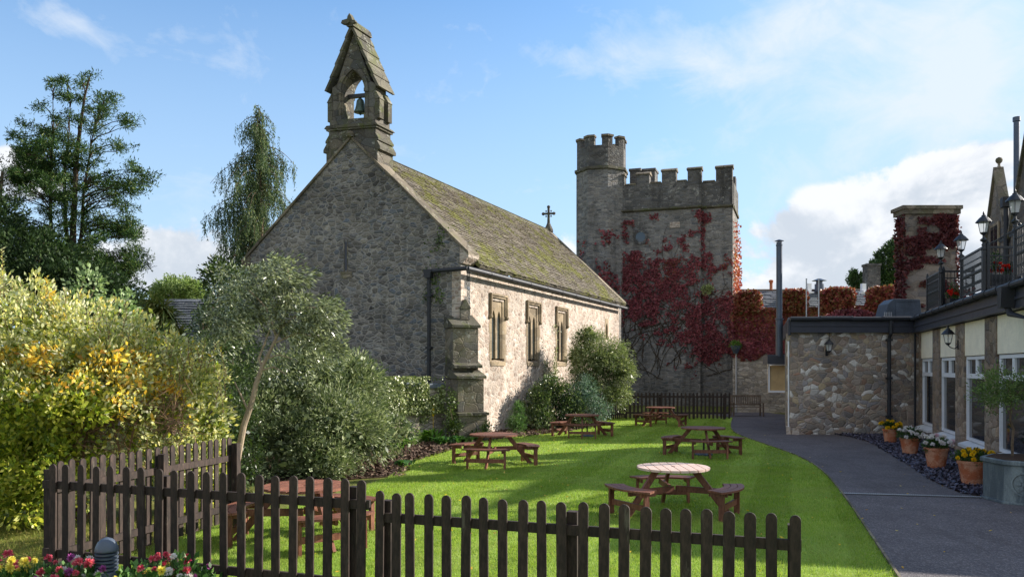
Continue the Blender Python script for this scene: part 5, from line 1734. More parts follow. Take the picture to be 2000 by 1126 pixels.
# -- leaning small tree
rg = np.random.default_rng(33)
tb_ = Vector((-4.45, 13.1, 0))
root = thing('leaning_tree', tb_, 'small leaning garden tree with a pale bare trunk and glossy green crown', 'tree')
def TP(px, py, Y=13.3): return PY(px, py, Y)
b = MB()
tr_pts = [tb_, TP(462, 905), TP(476, 830), TP(492, 785), TP(500, 750), TP(512, 715), TP(530, 680), TP(548, 640), TP(560, 590)]
b.tube(tr_pts, [.065, .056, .05, .045, .04, .034, .026, .02, .013], 9)
for (pp_, r0) in (([TP(484, 800), TP(470, 770), TP(458, 745)], .018), ([TP(512, 715), TP(505, 700), TP(515, 675), TP(528, 640)], .022), ([TP(514, 722), TP(535, 716), TP(558, 730)], .016),
                  ([TP(520, 700), TP(545, 692), TP(570, 700)], .014), ([TP(548, 640), TP(600, 600), TP(640, 600)], .018), ([TP(540, 660), TP(520, 600), TP(480, 560)], .02), ([TP(548, 640), TP(570, 570), TP(560, 520)], .02),
                  ([TP(535, 670), TP(580, 650), TP(630, 660)], .016)):
    b.tube(pp_, [r0 * (1 - .6 * i / len(pp_)) for i in range(len(pp_))], 6)
b.build('trunk', M['bark_pale'], root)
M['glossy'] = leafmat('glossy_tree_leaves', [(0, C(60, 70, 48)), (.4, C(98, 108, 76)), (.75, C(142, 150, 116)), (1, C(196, 202, 174))], .25, .30, spec=.7, vmin=.65, vmax=1.3)
ec = [E(500, 550, 13.4, .66, .7, .36), E(555, 540, 13.3, .45, .6, .26), E(605, 600, 13.2, .46, .5, .30), E(455, 610, 13.6, .50, .6, .40), E(560, 620, 13.4, .50, .5, .26), E(640, 625, 13.3, .28, .4, .20), E(640, 680, 13.3, .34, .4, .28), E(520, 590, 13.4, .6, .5, .3), E(610, 660, 13.6, .42, .5, .25), E(425, 655, 13.9, .36, .5, .45), E(590, 720, 13.9, .5, .4, .22)]
pts, dr, _ = crown_pts(rg, ec, 430, .13, 32, (.45, 1.18))
quads_obj('crown', leaves(rg, pts, .085, .30, dirs=dr * .4 + [.65, -.2, -.25], dj=.6), M['glossy'], root)

# generic shrub builder
def shrub(name, base, ells, nclump, crad, per, L_, m, lab, cat, seed, aspect=.35, dj=.8, shell=(.5, 1.08), stems=8, inner=True, zmin=.05, bias=(0, 0, .2), group=None, stem_m=None):
    rg = np.random.default_rng(seed)
    root = thing(name, base, lab, cat, group)
    pts, dr, cc = crown_pts(rg, ells, nclump, crad, per, shell, zmin=zmin)
    k = pts[:, 2] > zmin * .5
    quads_obj('foliage', leaves(rg, pts[k], L_, aspect, dirs=dr[k] + np.array(bias), dj=dj), m, root)
    if inner:
        pi, di, _ = crown_pts(rg, [(e[0], e[1], e[2], e[3] * .7, e[4] * .7, e[5] * .75) for e in ells], max(20, nclump // 4), crad * 1.6, max(8, per // 2), (.0, .9), zmin=zmin)
        quads_obj('inner_leaves', leaves(rg, pi[pi[:, 2] > .03], L_ * 1.7, .6), m, root)
    b = MB()
    for i in range(stems):
        c_ = cc[rg.integers(len(cc))]
        bx = Vector(base) + Vector((rg.uniform(-.2, .2), rg.uniform(-.2, .2), 0))
        limb(b, bx, tuple(c_), .03, .008, seed * 7 + i)
    if stems: b.build('stems', stem_m or M['bark'], root)
    return root

M['greyshrub'] = leafmat('grey_green_shrub', [(0, C(54, 68, 42)), (.35, C(92, 108, 68)), (.7, C(136, 148, 104)), (1, C(182, 188, 148))], .25, .5, vmin=.55, vmax=1.25)
M['ivy'] = leafmat('ivy_leaves', [(0, C(74, 90, 44)), (.4, C(112, 126, 66)), (.75, C(148, 158, 100)), (1, C(178, 180, 138))], .2, .4, vmin=.7, vmax=1.2)
M['ivydark'] = leafmat('dark_ivy_leaves', [(0, C(44, 62, 28)), (.6, C(80, 100, 44)), (1, C(110, 126, 60))], .2, .4)
shrub('grey_shrub', (-5.4, 18.6, 0), [E(540, 790, 17.9, 1.15, 1.0, .95), E(600, 730, 18.6, .95, .9, .7), E(650, 830, 17.4, .95, .9, .8), E(705, 850, 18.2, .70, .8, .62), E(570, 880, 17.0, .95, .8, .75), E(680, 760, 19.0, .85, .9, .6), E(490, 840, 17.4, .7, .8, .9), E(640, 905, 16.9, .9, .6, .4), E(705, 790, 19.6, .6, .7, .5), E(765, 845, 20.6, .55, .5, .5), E(690, 730, 19.6, .5, .6, .35)],
      620, .25, 74, .10, M['greyshrub'], 'wide grey-green feathery shrub between the leaning tree and the ivy wall', 'shrub', 41, aspect=.24, dj=.6, shell=(.58, 1.2))
M['dkshrub'] = leafmat('dark_shrub', [(0, C(36, 50, 26)), (.6, C(56, 76, 34)), (1, C(84, 104, 50))], .2, .4)
shrub('dark_shrub', (-6.0, 15.6, 0), [E(465, 850, 15.4, .42, .6, 1.0), E(450, 740, 16.5, .6, .7, .7), E(475, 930, 14.9, .38, .4, .5), E(440, 690, 18.0, .9, .8, .6)], 300, .16, 30, .06, M['dkshrub'], 'narrow dark green shrub directly behind the leaning trunk', 'shrub', 42)
# ivy covered garden wall (left of the buttress)
wa = Vector((-2.15, 25.9, 0)); wb_ = Vector((-6.6, 21.2, 0))
root = thing('ivy_wall', wa, 'low stone garden wall smothered in ivy, joining the church buttress', 'wall')
uw = (wb_ - wa); LL = uw.length; uw.normalize(); nw_ = Vector((uw.y, -uw.x, 0))
if nw_.y > 0: nw_ = -nw_
Fw = frame(wa, uw, nw_)
b = MB(Fw); b.box(0, LL, -.4, 0, 0, 1.66); b.build('masonry', M['lowwall'], root)
b = MB(Fw); b.box(0, .95, -.46, .06, 1.662, 1.80); b.box(.97, 1.8, -.46, .06, 1.662, 1.84); b.box(1.82, LL, -.46, .06, 1.662, 1.79); b.build('coping', M['lead'], root)
rg = np.random.default_rng(55)
root = thing('wall_ivy', wa, 'pale green ivy hanging over the garden wall beside the buttress', 'ivy')
n_ = 30000
X = rg.uniform(.1, LL, n_); Z = rg.uniform(.05, 2.05, n_)
dn = pn(X * 1.7, Z * 2.2, 1.0) * .5 + np.where(Z > .9, .75, -.05) + np.where(X > 1.6, .3, -.15) - np.where((X < .75), .6, 0)
k = dn + rg.normal(0, .2, n_) > .25
X = X[k]; Z = Z[k]; n_ = len(X)
thick = .10 + .22 * (pn(X * 2.1 + 5, Z * 2.0) * .5 + .5).clip(0, 1)
Yo = rg.uniform(0, 1, n_) ** .6 * thick
Yo = np.where(Z > 1.82, rg.uniform(-.45, .25, n_), Yo)
Pl = wa_ = np.array(wa)[None] + X[:, None] * np.array(uw)[None] + Yo[:, None] * np.array(nw_)[None]; Pl = Pl.copy(); Pl[:, 2] = Z
quads_obj('leaves', leaves(rg, Pl, .075, .8, dirs=np.tile([0, 0, -.6], (n_, 1)), dj=.6, facing=np.tile(np.array(nw_), (n_, 1)), fj=.5), M['ivy'], root)
# ivy bits on the gable under the kneeler and on the sunlit wall
def wall_ivy(F, xs, zs_, n_, size, m, lab, seed, fn, name='climbing_ivy', off=.05, cat='ivy', base=(0, 0, 0), group=None):
    rg = np.random.default_rng(seed)
    X = rg.uniform(*xs, n_); Z = rg.uniform(*zs_, n_)
    k = fn(X, Z) + rg.normal(0, .12, n_) > 0
    X = X[k]; Z = Z[k]; N_ = len(X)
    L = np.stack([X, rg.uniform(.01, off, N_), Z, np.ones(N_)], 1)
    A = np.array([[F[i][j] for j in range(4)] for i in range(4)])
    P = (L @ A.T)[:, :3]
    nn = A[:3, 1]
    ob = quads_obj(name, leaves(rg, P, size, .85, dirs=np.tile([0, 0, -.5], (N_, 1)), dj=.7, facing=np.tile(nn, (N_, 1)), fj=.5), m, o0=base)
    tag(ob, lab, cat, group)
    return ob
wall_ivy(FG, (.2, 1.6), (4.4, 6.9), 2600, .07, M['ivydark'], 'thin green climber on the gable above the church hopper', 61,
         lambda X, Z: pn(X * 3, Z * 2.2) * .55 - .28 - .4 * np.abs(X - (.8 + .1 * (Z - 5))), base=tuple(C0))
wall_ivy(FS, (6.6, 9.4), (0.3, 4.2), 4200, .075, M['ivy'], 'wisps of pale ivy climbing the lit church wall beside the third window', 62,
         lambda X, Z: pn(X * 3.1, Z * 1.7) * .5 + .25 - .22 * Z - .25 * np.abs(X - 8.4) + np.where(np.abs(X - 8.75) < .22, .55, 0) + np.where(np.abs(X - 7.5) < .12, .4, 0), off=.12, base=tuple(C0))

# plants in the bed: broad strap leaves
def strap_plant(P, n_, L_, w_, m, lab, seed, droop=.6, group=None, name='strap_leaf_plant'):
    rg = np.random.default_rng(seed)
    root = thing(name, P, lab, 'plant', group)
    Q = []
    for i in range(n_):
        a_ = rg.uniform(0, 6.28); l = L_ * rg.uniform(.6, 1.15); lean = rg.uniform(.2, .9)
        b0 = np.array([P[0] + rg.normal(0, .12), P[1] + rg.normal(0, .12), 0.01])
        h = np.array([math.cos(a_), math.sin(a_), 0]); s_ = np.array([-h[1], h[0], 0]) * w_
        ps = [b0 + h * l * lean * t + np.array([0, 0, 1]) * l * (t - droop * t * t) for t in (0, .3, .6, .85, 1.0)]
        ws = (.35, .9, 1.0, .6, .05)
        for j in range(4):
            Q.append([ps[j] - s_ * ws[j], ps[j] + s_ * ws[j], ps[j + 1] + s_ * ws[j + 1], ps[j + 1] - s_ * ws[j + 1]])
    quads_obj('leaves', np.array(Q), m, root)
    return root
M['strap'] = leafmat('strap_leaves', [(0, C(66, 104, 34)), (.6, C(96, 138, 46)), (1, C(142, 168, 72))], .35, .4)
M['strapd'] = leafmat('broad_leaves', [(0, C(44, 78, 34)), (.6, C(66, 104, 46)), (1, C(96, 130, 62))], .3, .35)
rgx = random.Random(5)
labs = ['leafy green plant at the left foot of the ivy wall bed', 'arching green plant in front of the bare patch of garden wall', 'tall sword-leaved plant standing before the ivy wall', 'bright green sword-leaved plant beside the wall end', 'broad-leaved dark plant at the foot of the buttress', 'broad-leaved plant just left of the nearest buttress corner', 'low leafy plant between wall and buttress']
for i, (px, py, L_, w_, mm) in enumerate(((775, 876, .55, .03, 'strap'), (800, 868, .60, .035, 'strap'), (822, 862, .85, .03, 'strap'), (845, 862, .95, .028, 'strap'), (862, 866, .55, .05, 'strapd'), (890, 864, .50, .055, 'strapd'), (905, 862, .4, .05, 'strapd'))):
    P = G(px, py + 2); P.z = 0
    strap_plant(P, 34, L_, w_, M[mm], labs[i], 90 + i, group='plants in the bed by the garden wall')
P = G(790, 908); P.z = 0; strap_plant(P, 30, .26, .04, M['strapd'], 'small low plant alone on the mulch at the lawn edge', 99)
P = G(846, 862); b = MB(); b.tube([(P.x, P.y, 0), (P.x, P.y, .85)], .008, 5); b.lathe((P.x, P.y, .78), [(.02, 0), (.05, .08), (.045, .22), (.01, .4)], 8)
tag(b.build('torch_flower', M['yellow'], o0=(P.x, P.y, 0)), 'single yellow and orange spike flower standing before the ivy wall', 'flower')
# more small cover at the buttress foot
shrub('buttress_climber', (-1.95, 25.4, 0), [E(880, 790, 25.4, .16, .2, .8), E(885, 830, 25.2, .3, .3, .3)], 50, .12, 24, .06, M['ivydark'], 'dark green climber in the corner between wall and buttress', 'climber', 43, stems=2)
shrub('corner_weed', (-.9, 25.9, 0), [E(950, 838, 25.7, .16, .2, .22), E(930, 852, 25.4, .3, .25, .14)], 30, .1, 20, .06, M['ivydark'], 'small green weeds at the foot of the sunlit church wall', 'plant', 44, stems=0)

# shrubs along the sunlit church wall
M['conif'] = leafmat('small_conifer', [(0, C(58, 88, 44)), (.6, C(82, 116, 58)), (1, C(112, 144, 78))], .2, .6)
shrub('dwarf_conifer', (.23, 28.2, 0), [E(1010, 826, 28.2, .36, .36, .5), E(1012, 800, 28.2, .2, .2, .35)], 150, .07, 34, .05, M['conif'], 'small soft conical green conifer at the foot of the church wall', 'conifer', 45, aspect=.16, bias=(0, 0, 1.1), dj=.4, stems=1)
M['bushdk'] = leafmat('laurel_bush', [(0, C(40, 58, 32)), (.5, C(66, 88, 46)), (.85, C(100, 120, 66)), (1, C(150, 160, 110))], .2, .35, spec=.6, vmin=.6, vmax=1.25)
shrub('dark_bush', (1.3, 30.6, 0), [E(1050, 790, 30.4, .62, .8, .75), E(1075, 760, 31.0, .7, .7, .5), E(1100, 795, 31.2, .8, .8, .75), E(1050, 822, 29.8, .7, .5, .35), E(1125, 820, 31.0, .5, .5, .35)], 420, .17, 26, .09, M['bushdk'], 'dark glossy bush against the lit church wall under the third window', 'bush', 46, aspect=.5)
M['blueb'] = leafmat('blue_grey_bush', [(0, C(62, 86, 76)), (.6, C(92, 118, 100)), (1, C(134, 156, 134))], .2, .5)
shrub('blue_bush', (2.8, 31.8, 0), [E(1140, 770, 31.6, .55, .6, .75), E(1165, 800, 31.6, .55, .5, .6), E(1120, 790, 31.4, .5, .5, .6)], 240, .16, 28, .08, M['blueb'], 'blue-green bush in front of the tall rounded bush', 'bush', 47, aspect=.3)
M['bamboo'] = leafmat('willowy_leaves', [(0, C(76, 92, 50)), (.5, C(112, 126, 76)), (.85, C(150, 160, 110)), (1, C(184, 188, 146))], .3, .45, vmin=.6, vmax=1.25)
shrub('rounded_bush', (3.3, 33.4, 0), [E(1165, 705, 33.2, 1.0, 1.0, .9), E(1195, 700, 33.4, .8, .9, .8), E(1215, 725, 33.2, .55, .7, .6), E(1150, 750, 33.0, .9, .9, .7), E(1200, 770, 33.2, .75, .7, .6), E(1150, 662, 33.6, .6, .6, .45), E(1130, 700, 34.0, .5, .6, .6)], 950, .18, 26, .11, M['bamboo'], 'tall rounded yellow-green bush at the far end of the church wall', 'bush', 48, aspect=.22, bias=(.1, 0, -.3), dj=.8)

# -- Virginia creeper on tower and wall
def creeper_leaf_mat(name, stops, pat, pc_):
    return leafmat(name, stops, .25, .5, pat=pat, patcol=pc_, patscale=.55, vmin=.75, vmax=1.25)
M['creeper'] = creeper_leaf_mat('creeper_crimson', [(0, C(86, 42, 46)), (.4, C(124, 56, 62)), (.8, C(156, 82, 86)), (1, C(112, 72, 60))], (.63, .74), [(0, C(96, 64, 40)), (1, C(128, 76, 44))])
M['creeperdk'] = creeper_leaf_mat('creeper_dark', [(0, C(66, 30, 34)), (.6, C(92, 42, 46)), (1, C(112, 60, 56))], (.62, .72), [(0, C(70, 56, 36)), (1, C(100, 70, 44))])
M['creeper2'] = creeper_leaf_mat('creeper_mixed', [(0, C(110, 38, 44)), (.3, C(138, 60, 54)), (.55, C(120, 92, 52)), (.8, C(150, 84, 68)), (1, C(92, 104, 46))], (.52, .66), [(0, C(92, 98, 44)), (.6, C(132, 96, 50)), (1, C(142, 60, 56))])
M['creeperlit'] = creeper_leaf_mat('creeper_sunlit', [(0, C(150, 60, 46)), (.5, C(176, 92, 64)), (1, C(160, 56, 48))], (.6, .7), (.5, .25, .1))  # lit copy of the creeper: sunlit orange put into the leaf colour
def px_of(P): return P[:, 0] / P[:, 1] * FPX + 1000, HOR - (P[:, 2] - H) / P[:, 1] * FPX
def creeper(n_, seed, dens, size, m, lab, xs, zs_, name='creeper', off=(.02, .16), yadd=None):
    rg = np.random.default_rng(seed)
    X = rg.uniform(*xs, n_); Z = rg.uniform(*zs_, n_)
    y_ = np.where(X < 0, -.30, np.where(X < 1.58, -.28, 0.0))
    A = np.array([[FT[i][j] for j in range(4)] for i in range(4)])
    L = np.stack([X, y_, Z, np.ones(n_)], 1)
    P = (L @ A.T)[:, :3]
    px, py = px_of(P)
    dd_ = dens(px, py, X, Z)
    far_ = X > 0
    P[far_] = (P[far_] - [0, 0, H]) * KT + [0, 0, H]
    k = rg.uniform(0, 1, n_) < dd_
    P = P[k]; N_ = len(P)
    th_ = (off[0] + (off[1] - off[0]) * rg.uniform(0, 1, N_) * (.6 + .5 * pn(X[k] * 2, Z[k] * 2)))
    P = P + th_[:, None] * np.array(NTV)[None]
    ob = quads_obj(name, leaves(rg, P, size, .95, dirs=np.tile([0, 0, -.6], (N_, 1)), dj=.6, facing=np.tile(np.array(NTV) + np.array([0, 0, .3]), (N_, 1)), fj=.45), m, o0=tuple(OT))
    tag(ob, lab, 'creeper')
    return ob
dense_poly = [(1188, 512), (1205, 496), (1250, 496), (1300, 502), (1345, 500), (1366, 490), (1392, 494), (1402, 520), (1385, 545), (1400, 566), (1430, 570), (1445, 578), (1445, 690), (1430, 680), (1395, 700), (1385, 712), (1374, 712), (1368, 700), (1330, 672), (1308, 668), (1296, 640), (1265, 622), (1230, 640), (1222, 600), (1200, 560)]
sparse_poly = [(1128, 470), (1150, 440), (1190, 425), (1200, 410), (1260, 410), (1330, 425), (1364, 415), (1376, 410), (1382, 430), (1376, 460), (1428, 470), (1430, 570), (1500, 700), (1376, 752), (1364, 752), (1350, 715), (1290, 720), (1270, 690), (1225, 650), (1200, 600), (1130, 540)]
def dens1(px, py, X, Z):
    n1 = pn(X * 1.9, Z * 2.6, 1.0); n2_ = pn(X * 5.3 + 3, Z * 6.9, 1.0)
    f = n1 * .55 + n2_ * .6
    px = px + 9 * pn(X * 3, Z * 3.3) + 5 * pn(X * 9, Z * 8); py = py + 9 * pn(Z * 3, X * 3.1) + 5 * pn(Z * 9, X * 8)
    d1 = inpoly(px, py, dense_poly); d2 = inpoly(px, py, sparse_poly)
    vert = (np.abs(px - 1371) < 7) & (py > 415) & (py < 500)
    return np.where(d1, np.clip(.46 + f * .95 + .30 * pn(X * .9, Z * .8), .03, .9), np.where(vert, np.clip(.45 + f, 0, .8), np.where(d2, np.clip((f - .42) * 1.6, 0, .65), 0)))
cro = creeper(95000, 71, dens1, .115, M['creeper'], 'crimson creeper spreading over the face of the tower', (-.9, 6.9), (1.0, 10.8))
rgs = random.Random(12)
b = MB(TF)
for i in range(70):
    x = rgs.uniform(.3, 6.5); z = rgs.uniform(1.6, 4.5); pts = []
    yy = lambda xx: (.025 if xx > 1.6 else -.255)
    a_ = rgs.uniform(.6, 2.5)
    for k in range(rgs.randint(8, 22)):
        pts.append((x, yy(x), z)); a_ += rgs.uniform(-.5, .5); a_ = min(max(a_, .1), 3.0)
        x = min(max(x + .3 * math.cos(a_), .05), 6.9); z = min(z + .3 * math.sin(a_), 9.8)
    b.tube(pts, [.020 - .012 * k / len(pts) for k in range(len(pts))], 4)
b.build('stems', M['darkbark'], cro)
def turret_creeper():
    rg = np.random.default_rng(72)
    n_ = 5000
    a_ = rg.uniform(-75, 60, n_); Z = rg.uniform(4.5, 9.6, n_)
    X = tc_.x + 1.40 * np.sin(np.radians(a_)); Y = tc_.y - 1.40 * np.cos(np.radians(a_))
    f = pn(a_ / 14, Z * 2.1)
    k = rg.uniform(0, 1, n_) < np.clip((f - .15) * 1.2 + (6.5 - Z) * .06, 0, .6)
    P = np.stack([X, Y, Z], 1)[k]; nn = unit(P - np.array([tc_.x, tc_.y, 0]) * [1, 1, 0] - P * [0, 0, 1])
    P = (P + nn * .04 - [0, 0, H]) * KT + [0, 0, H]
    tag(quads_obj('creeper', leaves(rg, P, .17, .9, facing=nn, fj=.4), M['creeper'], o0=tuple(OT2)), 'thin strands of crimson creeper on the corner turret', 'creeper')
turret_creeper()
low_poly = [(1425, 568), (1484, 566), (1530, 572), (1530, 690), (1515, 700), (1490, 694), (1460, 690), (1440, 684), (1425, 690)]
def dens2(px, py, X, Z):
    n2_ = pn(X * 4.3 + 3, Z * 4.9, 1.0)
    edge = 4.30 + 0 * X
    bot = 2.9 + .22 * pn(X * 2.5, X * .7)
    return np.where((Z > bot) & (Z < 5.35), np.clip(1.0 + n2_ * .25, 0, 1), 0)
creeper(36000, 73, lambda px, py, X, Z: dens2(px, py, X, Z) * np.clip((Z - 3.7) * .9 + .15 * pn(X * 3, Z * 3) + np.where(px > 1500, .5, 0), .06, 1), .13, M['creeper2'], 'red and green creeper along the top of the wall beside the tower', (-9.4, .1), (2.6, 5.4))
creeper(20000, 79, lambda px, py, X, Z: dens2(px, py, X, Z) * np.clip(1.15 - (Z - 3.7) * .9 - .15 * pn(X * 3, Z * 3), 0, 1), .12, M['creeper'], 'crimson creeper hanging low on the pale wall above the garden bench', (-3.4, .1), (2.5, 5.0))
# crests over the merlons
rg = np.random.default_rng(74)
root_es = []
crest_labs = ['mound of red creeper over the wall top nearest the tower', 'mound of red creeper over the wall top just past the flue', 'broad mound of sunlit red creeper behind the two thin poles', 'mound of red creeper over the wall top nearest the broad stack']
for i, (pa, pb, pt) in enumerate(((1436, 1486, 568), (1528, 1576, 565), (1602, 1670, 562), (1694, 1756, 560))):
    P, Q = s_t(pb), s_t(pa)
    cpos = FT @ Vector(((P + Q) / 2, -.4, 0)); zt_ = H + (HOR - pt) / FPX * cpos.y
    n_ = 5200
    X = rg.uniform(P, Q, n_); Z = rg.uniform(5.15, zt_, n_); Yl = rg.uniform(-.85, .08, n_)
    u_ = (X - P) / (Q - P) * 2 - 1
    top_ = zt_ - .22 * np.abs(u_) ** 3 + .06 * pn(X * 5, Yl * 5)
    shell = (Yl > -.2) | (Z > top_ - .3) | (np.abs(u_) > .8)
    k = (Z < top_) & shell
    L = np.stack([X[k], Yl[k], Z[k], np.ones(k.sum())], 1); A = np.array([[FT[a][b_] for b_ in range(4)] for a in range(4)])
    PP = (L @ A.T)[:, :3]
    ob = quads_obj('creeper_mound', leaves(rg, PP, .15, .9, dj=.9, facing=np.tile([-.2, -.6, .7], (len(PP), 1)), fj=.8), M['creeper2'], o0=tuple(cpos))
    tag(ob, crest_labs[i], 'creeper', 'creeper mounds along the wall top')
# nearer low mound behind the wing parapet
p0 = PY(1665, 618, 31.5)
rg = np.random.default_rng(75)
N_ = 5500
Q = in_ball(rg, N_, 1.0, .22) * [1.0, .35, .36] + [p0.x, 31.5, 4.15]
Q[:, 2] = np.maximum(Q[:, 2], 3.9)
tag(quads_obj('creeper_mound', leaves(rg, Q, .11, .9, dj=.9, facing=np.tile([-.1, -.5, .7], (N_, 1)), fj=.7), M['creeper'], o0=(p0.x, 31.5, 4)), 'low crimson mound of creeper on the flat wing roof by the duct', 'creeper', 'creeper mounds along the wall top')
# sunlit creeper on the tower's right flank
rg = np.random.default_rng(76)
n_ = 1700
D = rg.uniform(.3, 3.6, n_); Z = rg.uniform(5.6, 10.0, n_)
k = rg.uniform(0, 1, n_) < np.clip(1.1 - (Z - 5.6) * .22, .1, 1)
D = D[k]; Z = Z[k]
A = np.array([[FT[a][b_] for b_ in range(4)] for a in range(4)])
P = (np.stack([-rg.uniform(.02, .22, len(D)), -D, Z, np.ones(len(D))], 1) @ A.T)[:, :3]
P = (P - [0, 0, H]) * KT + [0, 0, H]
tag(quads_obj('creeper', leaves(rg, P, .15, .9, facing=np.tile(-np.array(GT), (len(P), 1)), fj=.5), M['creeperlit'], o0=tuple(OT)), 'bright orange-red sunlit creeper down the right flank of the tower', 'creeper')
# stack creeper
rg = np.random.default_rng(78)
x0, x1 = (1768 - 1000) / FPX * 32, (1868 - 1000) / FPX * 32
n_ = 11000
X = rg.uniform(x0, x1, n_); Z = rg.uniform(4.0, 8.25, n_)
f = pn(X * 1.2 + 9, Z * 4.4) * .8 + pn(X * 4, Z * 7) * .25
k = (f + np.where(Z > 6.4, .25, -.05) + np.where((Z > 7.0) & (Z < 8.1) & (X > x0 + .5), .5, 0) + np.where(Z < 5, .3, 0)) > .42
X = X[k]; Z = Z[k]
P = np.stack([X, 31.98 - rg.uniform(0, .08, len(X)), Z], 1)
n2_ = 1300
P2 = np.stack([x0 - rg.uniform(0, .14, n2_), rg.uniform(31.9, 32.7, n2_), rg.uniform(4, 8.2, n2_)], 1)
P3 = np.stack([x1 + rg.uniform(0, .10, 900), rg.uniform(31.9, 32.6, 900), rg.uniform(4, 7.9, 900)], 1)
V1 = leaves(rg, P, .12, .9, facing=np.tile([0, -1., .3], (len(P), 1)), fj=.4); V2 = leaves(rg, np.concatenate([P2, P3]), .12, .9)
tag(quads_obj('creeper', np.concatenate([V1, V2]), M['creeperdk'], o0=(x0, 32, 0)), 'dark red creeper in bands over the broad stone stack', 'creeper')
# green tuft on the tower
P = TF @ Vector((s_t(1381), .06, 6.35))
shrub('wall_tuft', tuple(P), [(P.x, P.y, P.z, .32, .2, .22)], 26, .12, 20, .12, leafmat('pale_tuft', [(0, C(120, 134, 80)), (1, C(156, 164, 108))], .2), 'pale green tuft growing high on the tower among the red creeper', 'plant', 49, stems=0, inner=False)
P = FT @ Vector((sp_ if False else s_t(1437), .05, 3.45))
shrub('basket_plant', tuple(P), [(P.x, P.y, P.z, .28, .25, .2)], 30, .1, 18, .09, M['strap'], 'bright green leaves spilling from the wall basket', 'plant', 50, stems=0, inner=False)

# -- conifers
M['pine'] = leafmat('pine_needles', [(0, C(32, 54, 30)), (.5, C(52, 78, 38)), (.85, C(78, 104, 50)), (1, C(116, 124, 76))], .25, .6, vmin=.65, vmax=1.3, spec=.15)
M['pinedk'] = leafmat('dark_conifer_needles', [(0, C(30, 46, 28)), (.6, C(46, 66, 36)), (1, C(70, 88, 50))], .2, .6, spec=.15)
def pine_tree():
    Y0 = 34.0
    rg = np.random.default_rng(101)
    root = thing('pine_tree', ((135 - 1000) / FPX * Y0, Y0, 0), 'tall open-crowned dark pine with several bare trunks at the left', 'tree')
    def P_(px, py, Y=Y0): return PY(px, py, Y)
    tk = MB()
    trunks = [[(138, 720), (140, 560), (143, 440), (150, 300), (165, 190), (178, 142)],
              [(140, 590), (160, 450), (163, 380), (180, 270), (192, 225)],
              [(138, 600), (100, 470), (98, 380), (104, 250), (103, 165)], [(139, 560), (128, 430), (125, 340), (135, 260), (138, 170)]]
    tl_ = []
    for i, t in enumerate(trunks):
        pts = [P_(x, y, Y0 + (i - 1) * .5) for x, y in t]
        if i == 0: pts[0].z = 0
        r0 = .20 if i == 0 else .10
        tk.tube(pts, [r0 * (1 - .95 * j / (len(pts) - 1)) for j in range(len(pts))], 8)
        tl_.append(t)
    outl = [(140, 160, 184), (170, 98, 200), (200, 92, 225), (235, 75, 222), (270, 35, 215), (300, 32, 205), (335, 20, 232), (370, 30, 275), (400, 25, 250), (440, 5, 262), (480, -20, 260), (520, -20, 270), (560, -20, 272)]
    clumps = [(250, 232, .45), (243, 240, .3), (285, 345, .55), (272, 335, .5), (255, 330, .5), (240, 290, .5), (225, 285, .5), (255, 245, .3), (40, 265, .4), (25, 268, .3), (178, 148, .3), (165, 160, .35), (130, 158, .3), (103, 165, .35), (75, 205, .4), (55, 245, .4), (220, 195, .45), (212, 212, .4), (240, 365, .5), (275, 520, .5), (250, 545, .5), (285, 355, .4)]
    ys = [o_[0] for o_ in outl]
    n_try = 0
    while len(clumps) < 330 and n_try < 4000:
        n_try += 1
        y = 150 + 420 * rg.uniform(0, 1)
        l = np.interp(y, ys, [o_[1] for o_ in outl]); r_ = np.interp(y, ys, [o_[2] for o_ in outl])
        if rg.uniform() > (r_ - l) / 260 * (.55 if y < 250 else 1): continue
        x = rg.uniform(l, r_)
        # airy hollow between the trunks at mid height
        if 370 < y < 450 and 60 < x < 215 and rg.uniform() < .4: continue
        if 225 < y < 330 and x > 195 and rg.uniform() < .75: continue
        clumps.append((x, y, rg.uniform(.20, .44) * (1 + (y - 150) / 700)))
    PP = []; DD = []; LL_ = []
    for j, (x, y, r_) in enumerate(clumps):
        c_ = P_(x, y, Y0 + rg.normal(-.35, 1.2))
        n_ = int(250 * r_ / .5)
        r_ *= .97
        # plates of needles: several flattish tufts
        nt = 9
        tc2 = in_ball(rg, nt, r_, .5) * [1.1, 1, .6] + np.array(c_)
        for q in tc2:
            m_ = n_ // nt
            d_ = unit(rg.normal(size=(m_, 3)) + [0, 0, .45])
            PP.append(q + d_ * rg.uniform(0, .10, (m_, 1)) + rg.normal(0, r_ * .17, (m_, 3)) * [1.2, 1.1, .75]); DD.append(d_)
        # limb from the nearest trunk
        t = min(tl_, key=lambda tt: min(abs(np.interp(-(y + 30), [-p[1] for p in tt], [p[0] for p in tt]) - x), 999))
        ty = min(max(y + rg.uniform(12, 40), t[-1][1] + 4), 560)
        tx = np.interp(-ty, [-p[1] for p in t], [p[0] for p in t]) if False else np.interp(ty, [p[1] for p in t[::-1]], [p[0] for p in t[::-1]])
        limb(tk, P_(tx, ty), c_, .032, .010, j, sag=.15, n=4, side=4)
    PP = np.concatenate(PP); DD = np.concatenate(DD)
    quads_obj('crown', leaves(rg, PP, .17, .20, dirs=DD, dj=.4), M['pine'], root)
    tk.build('trunk', M['darkbark'], root)
pine_tree()

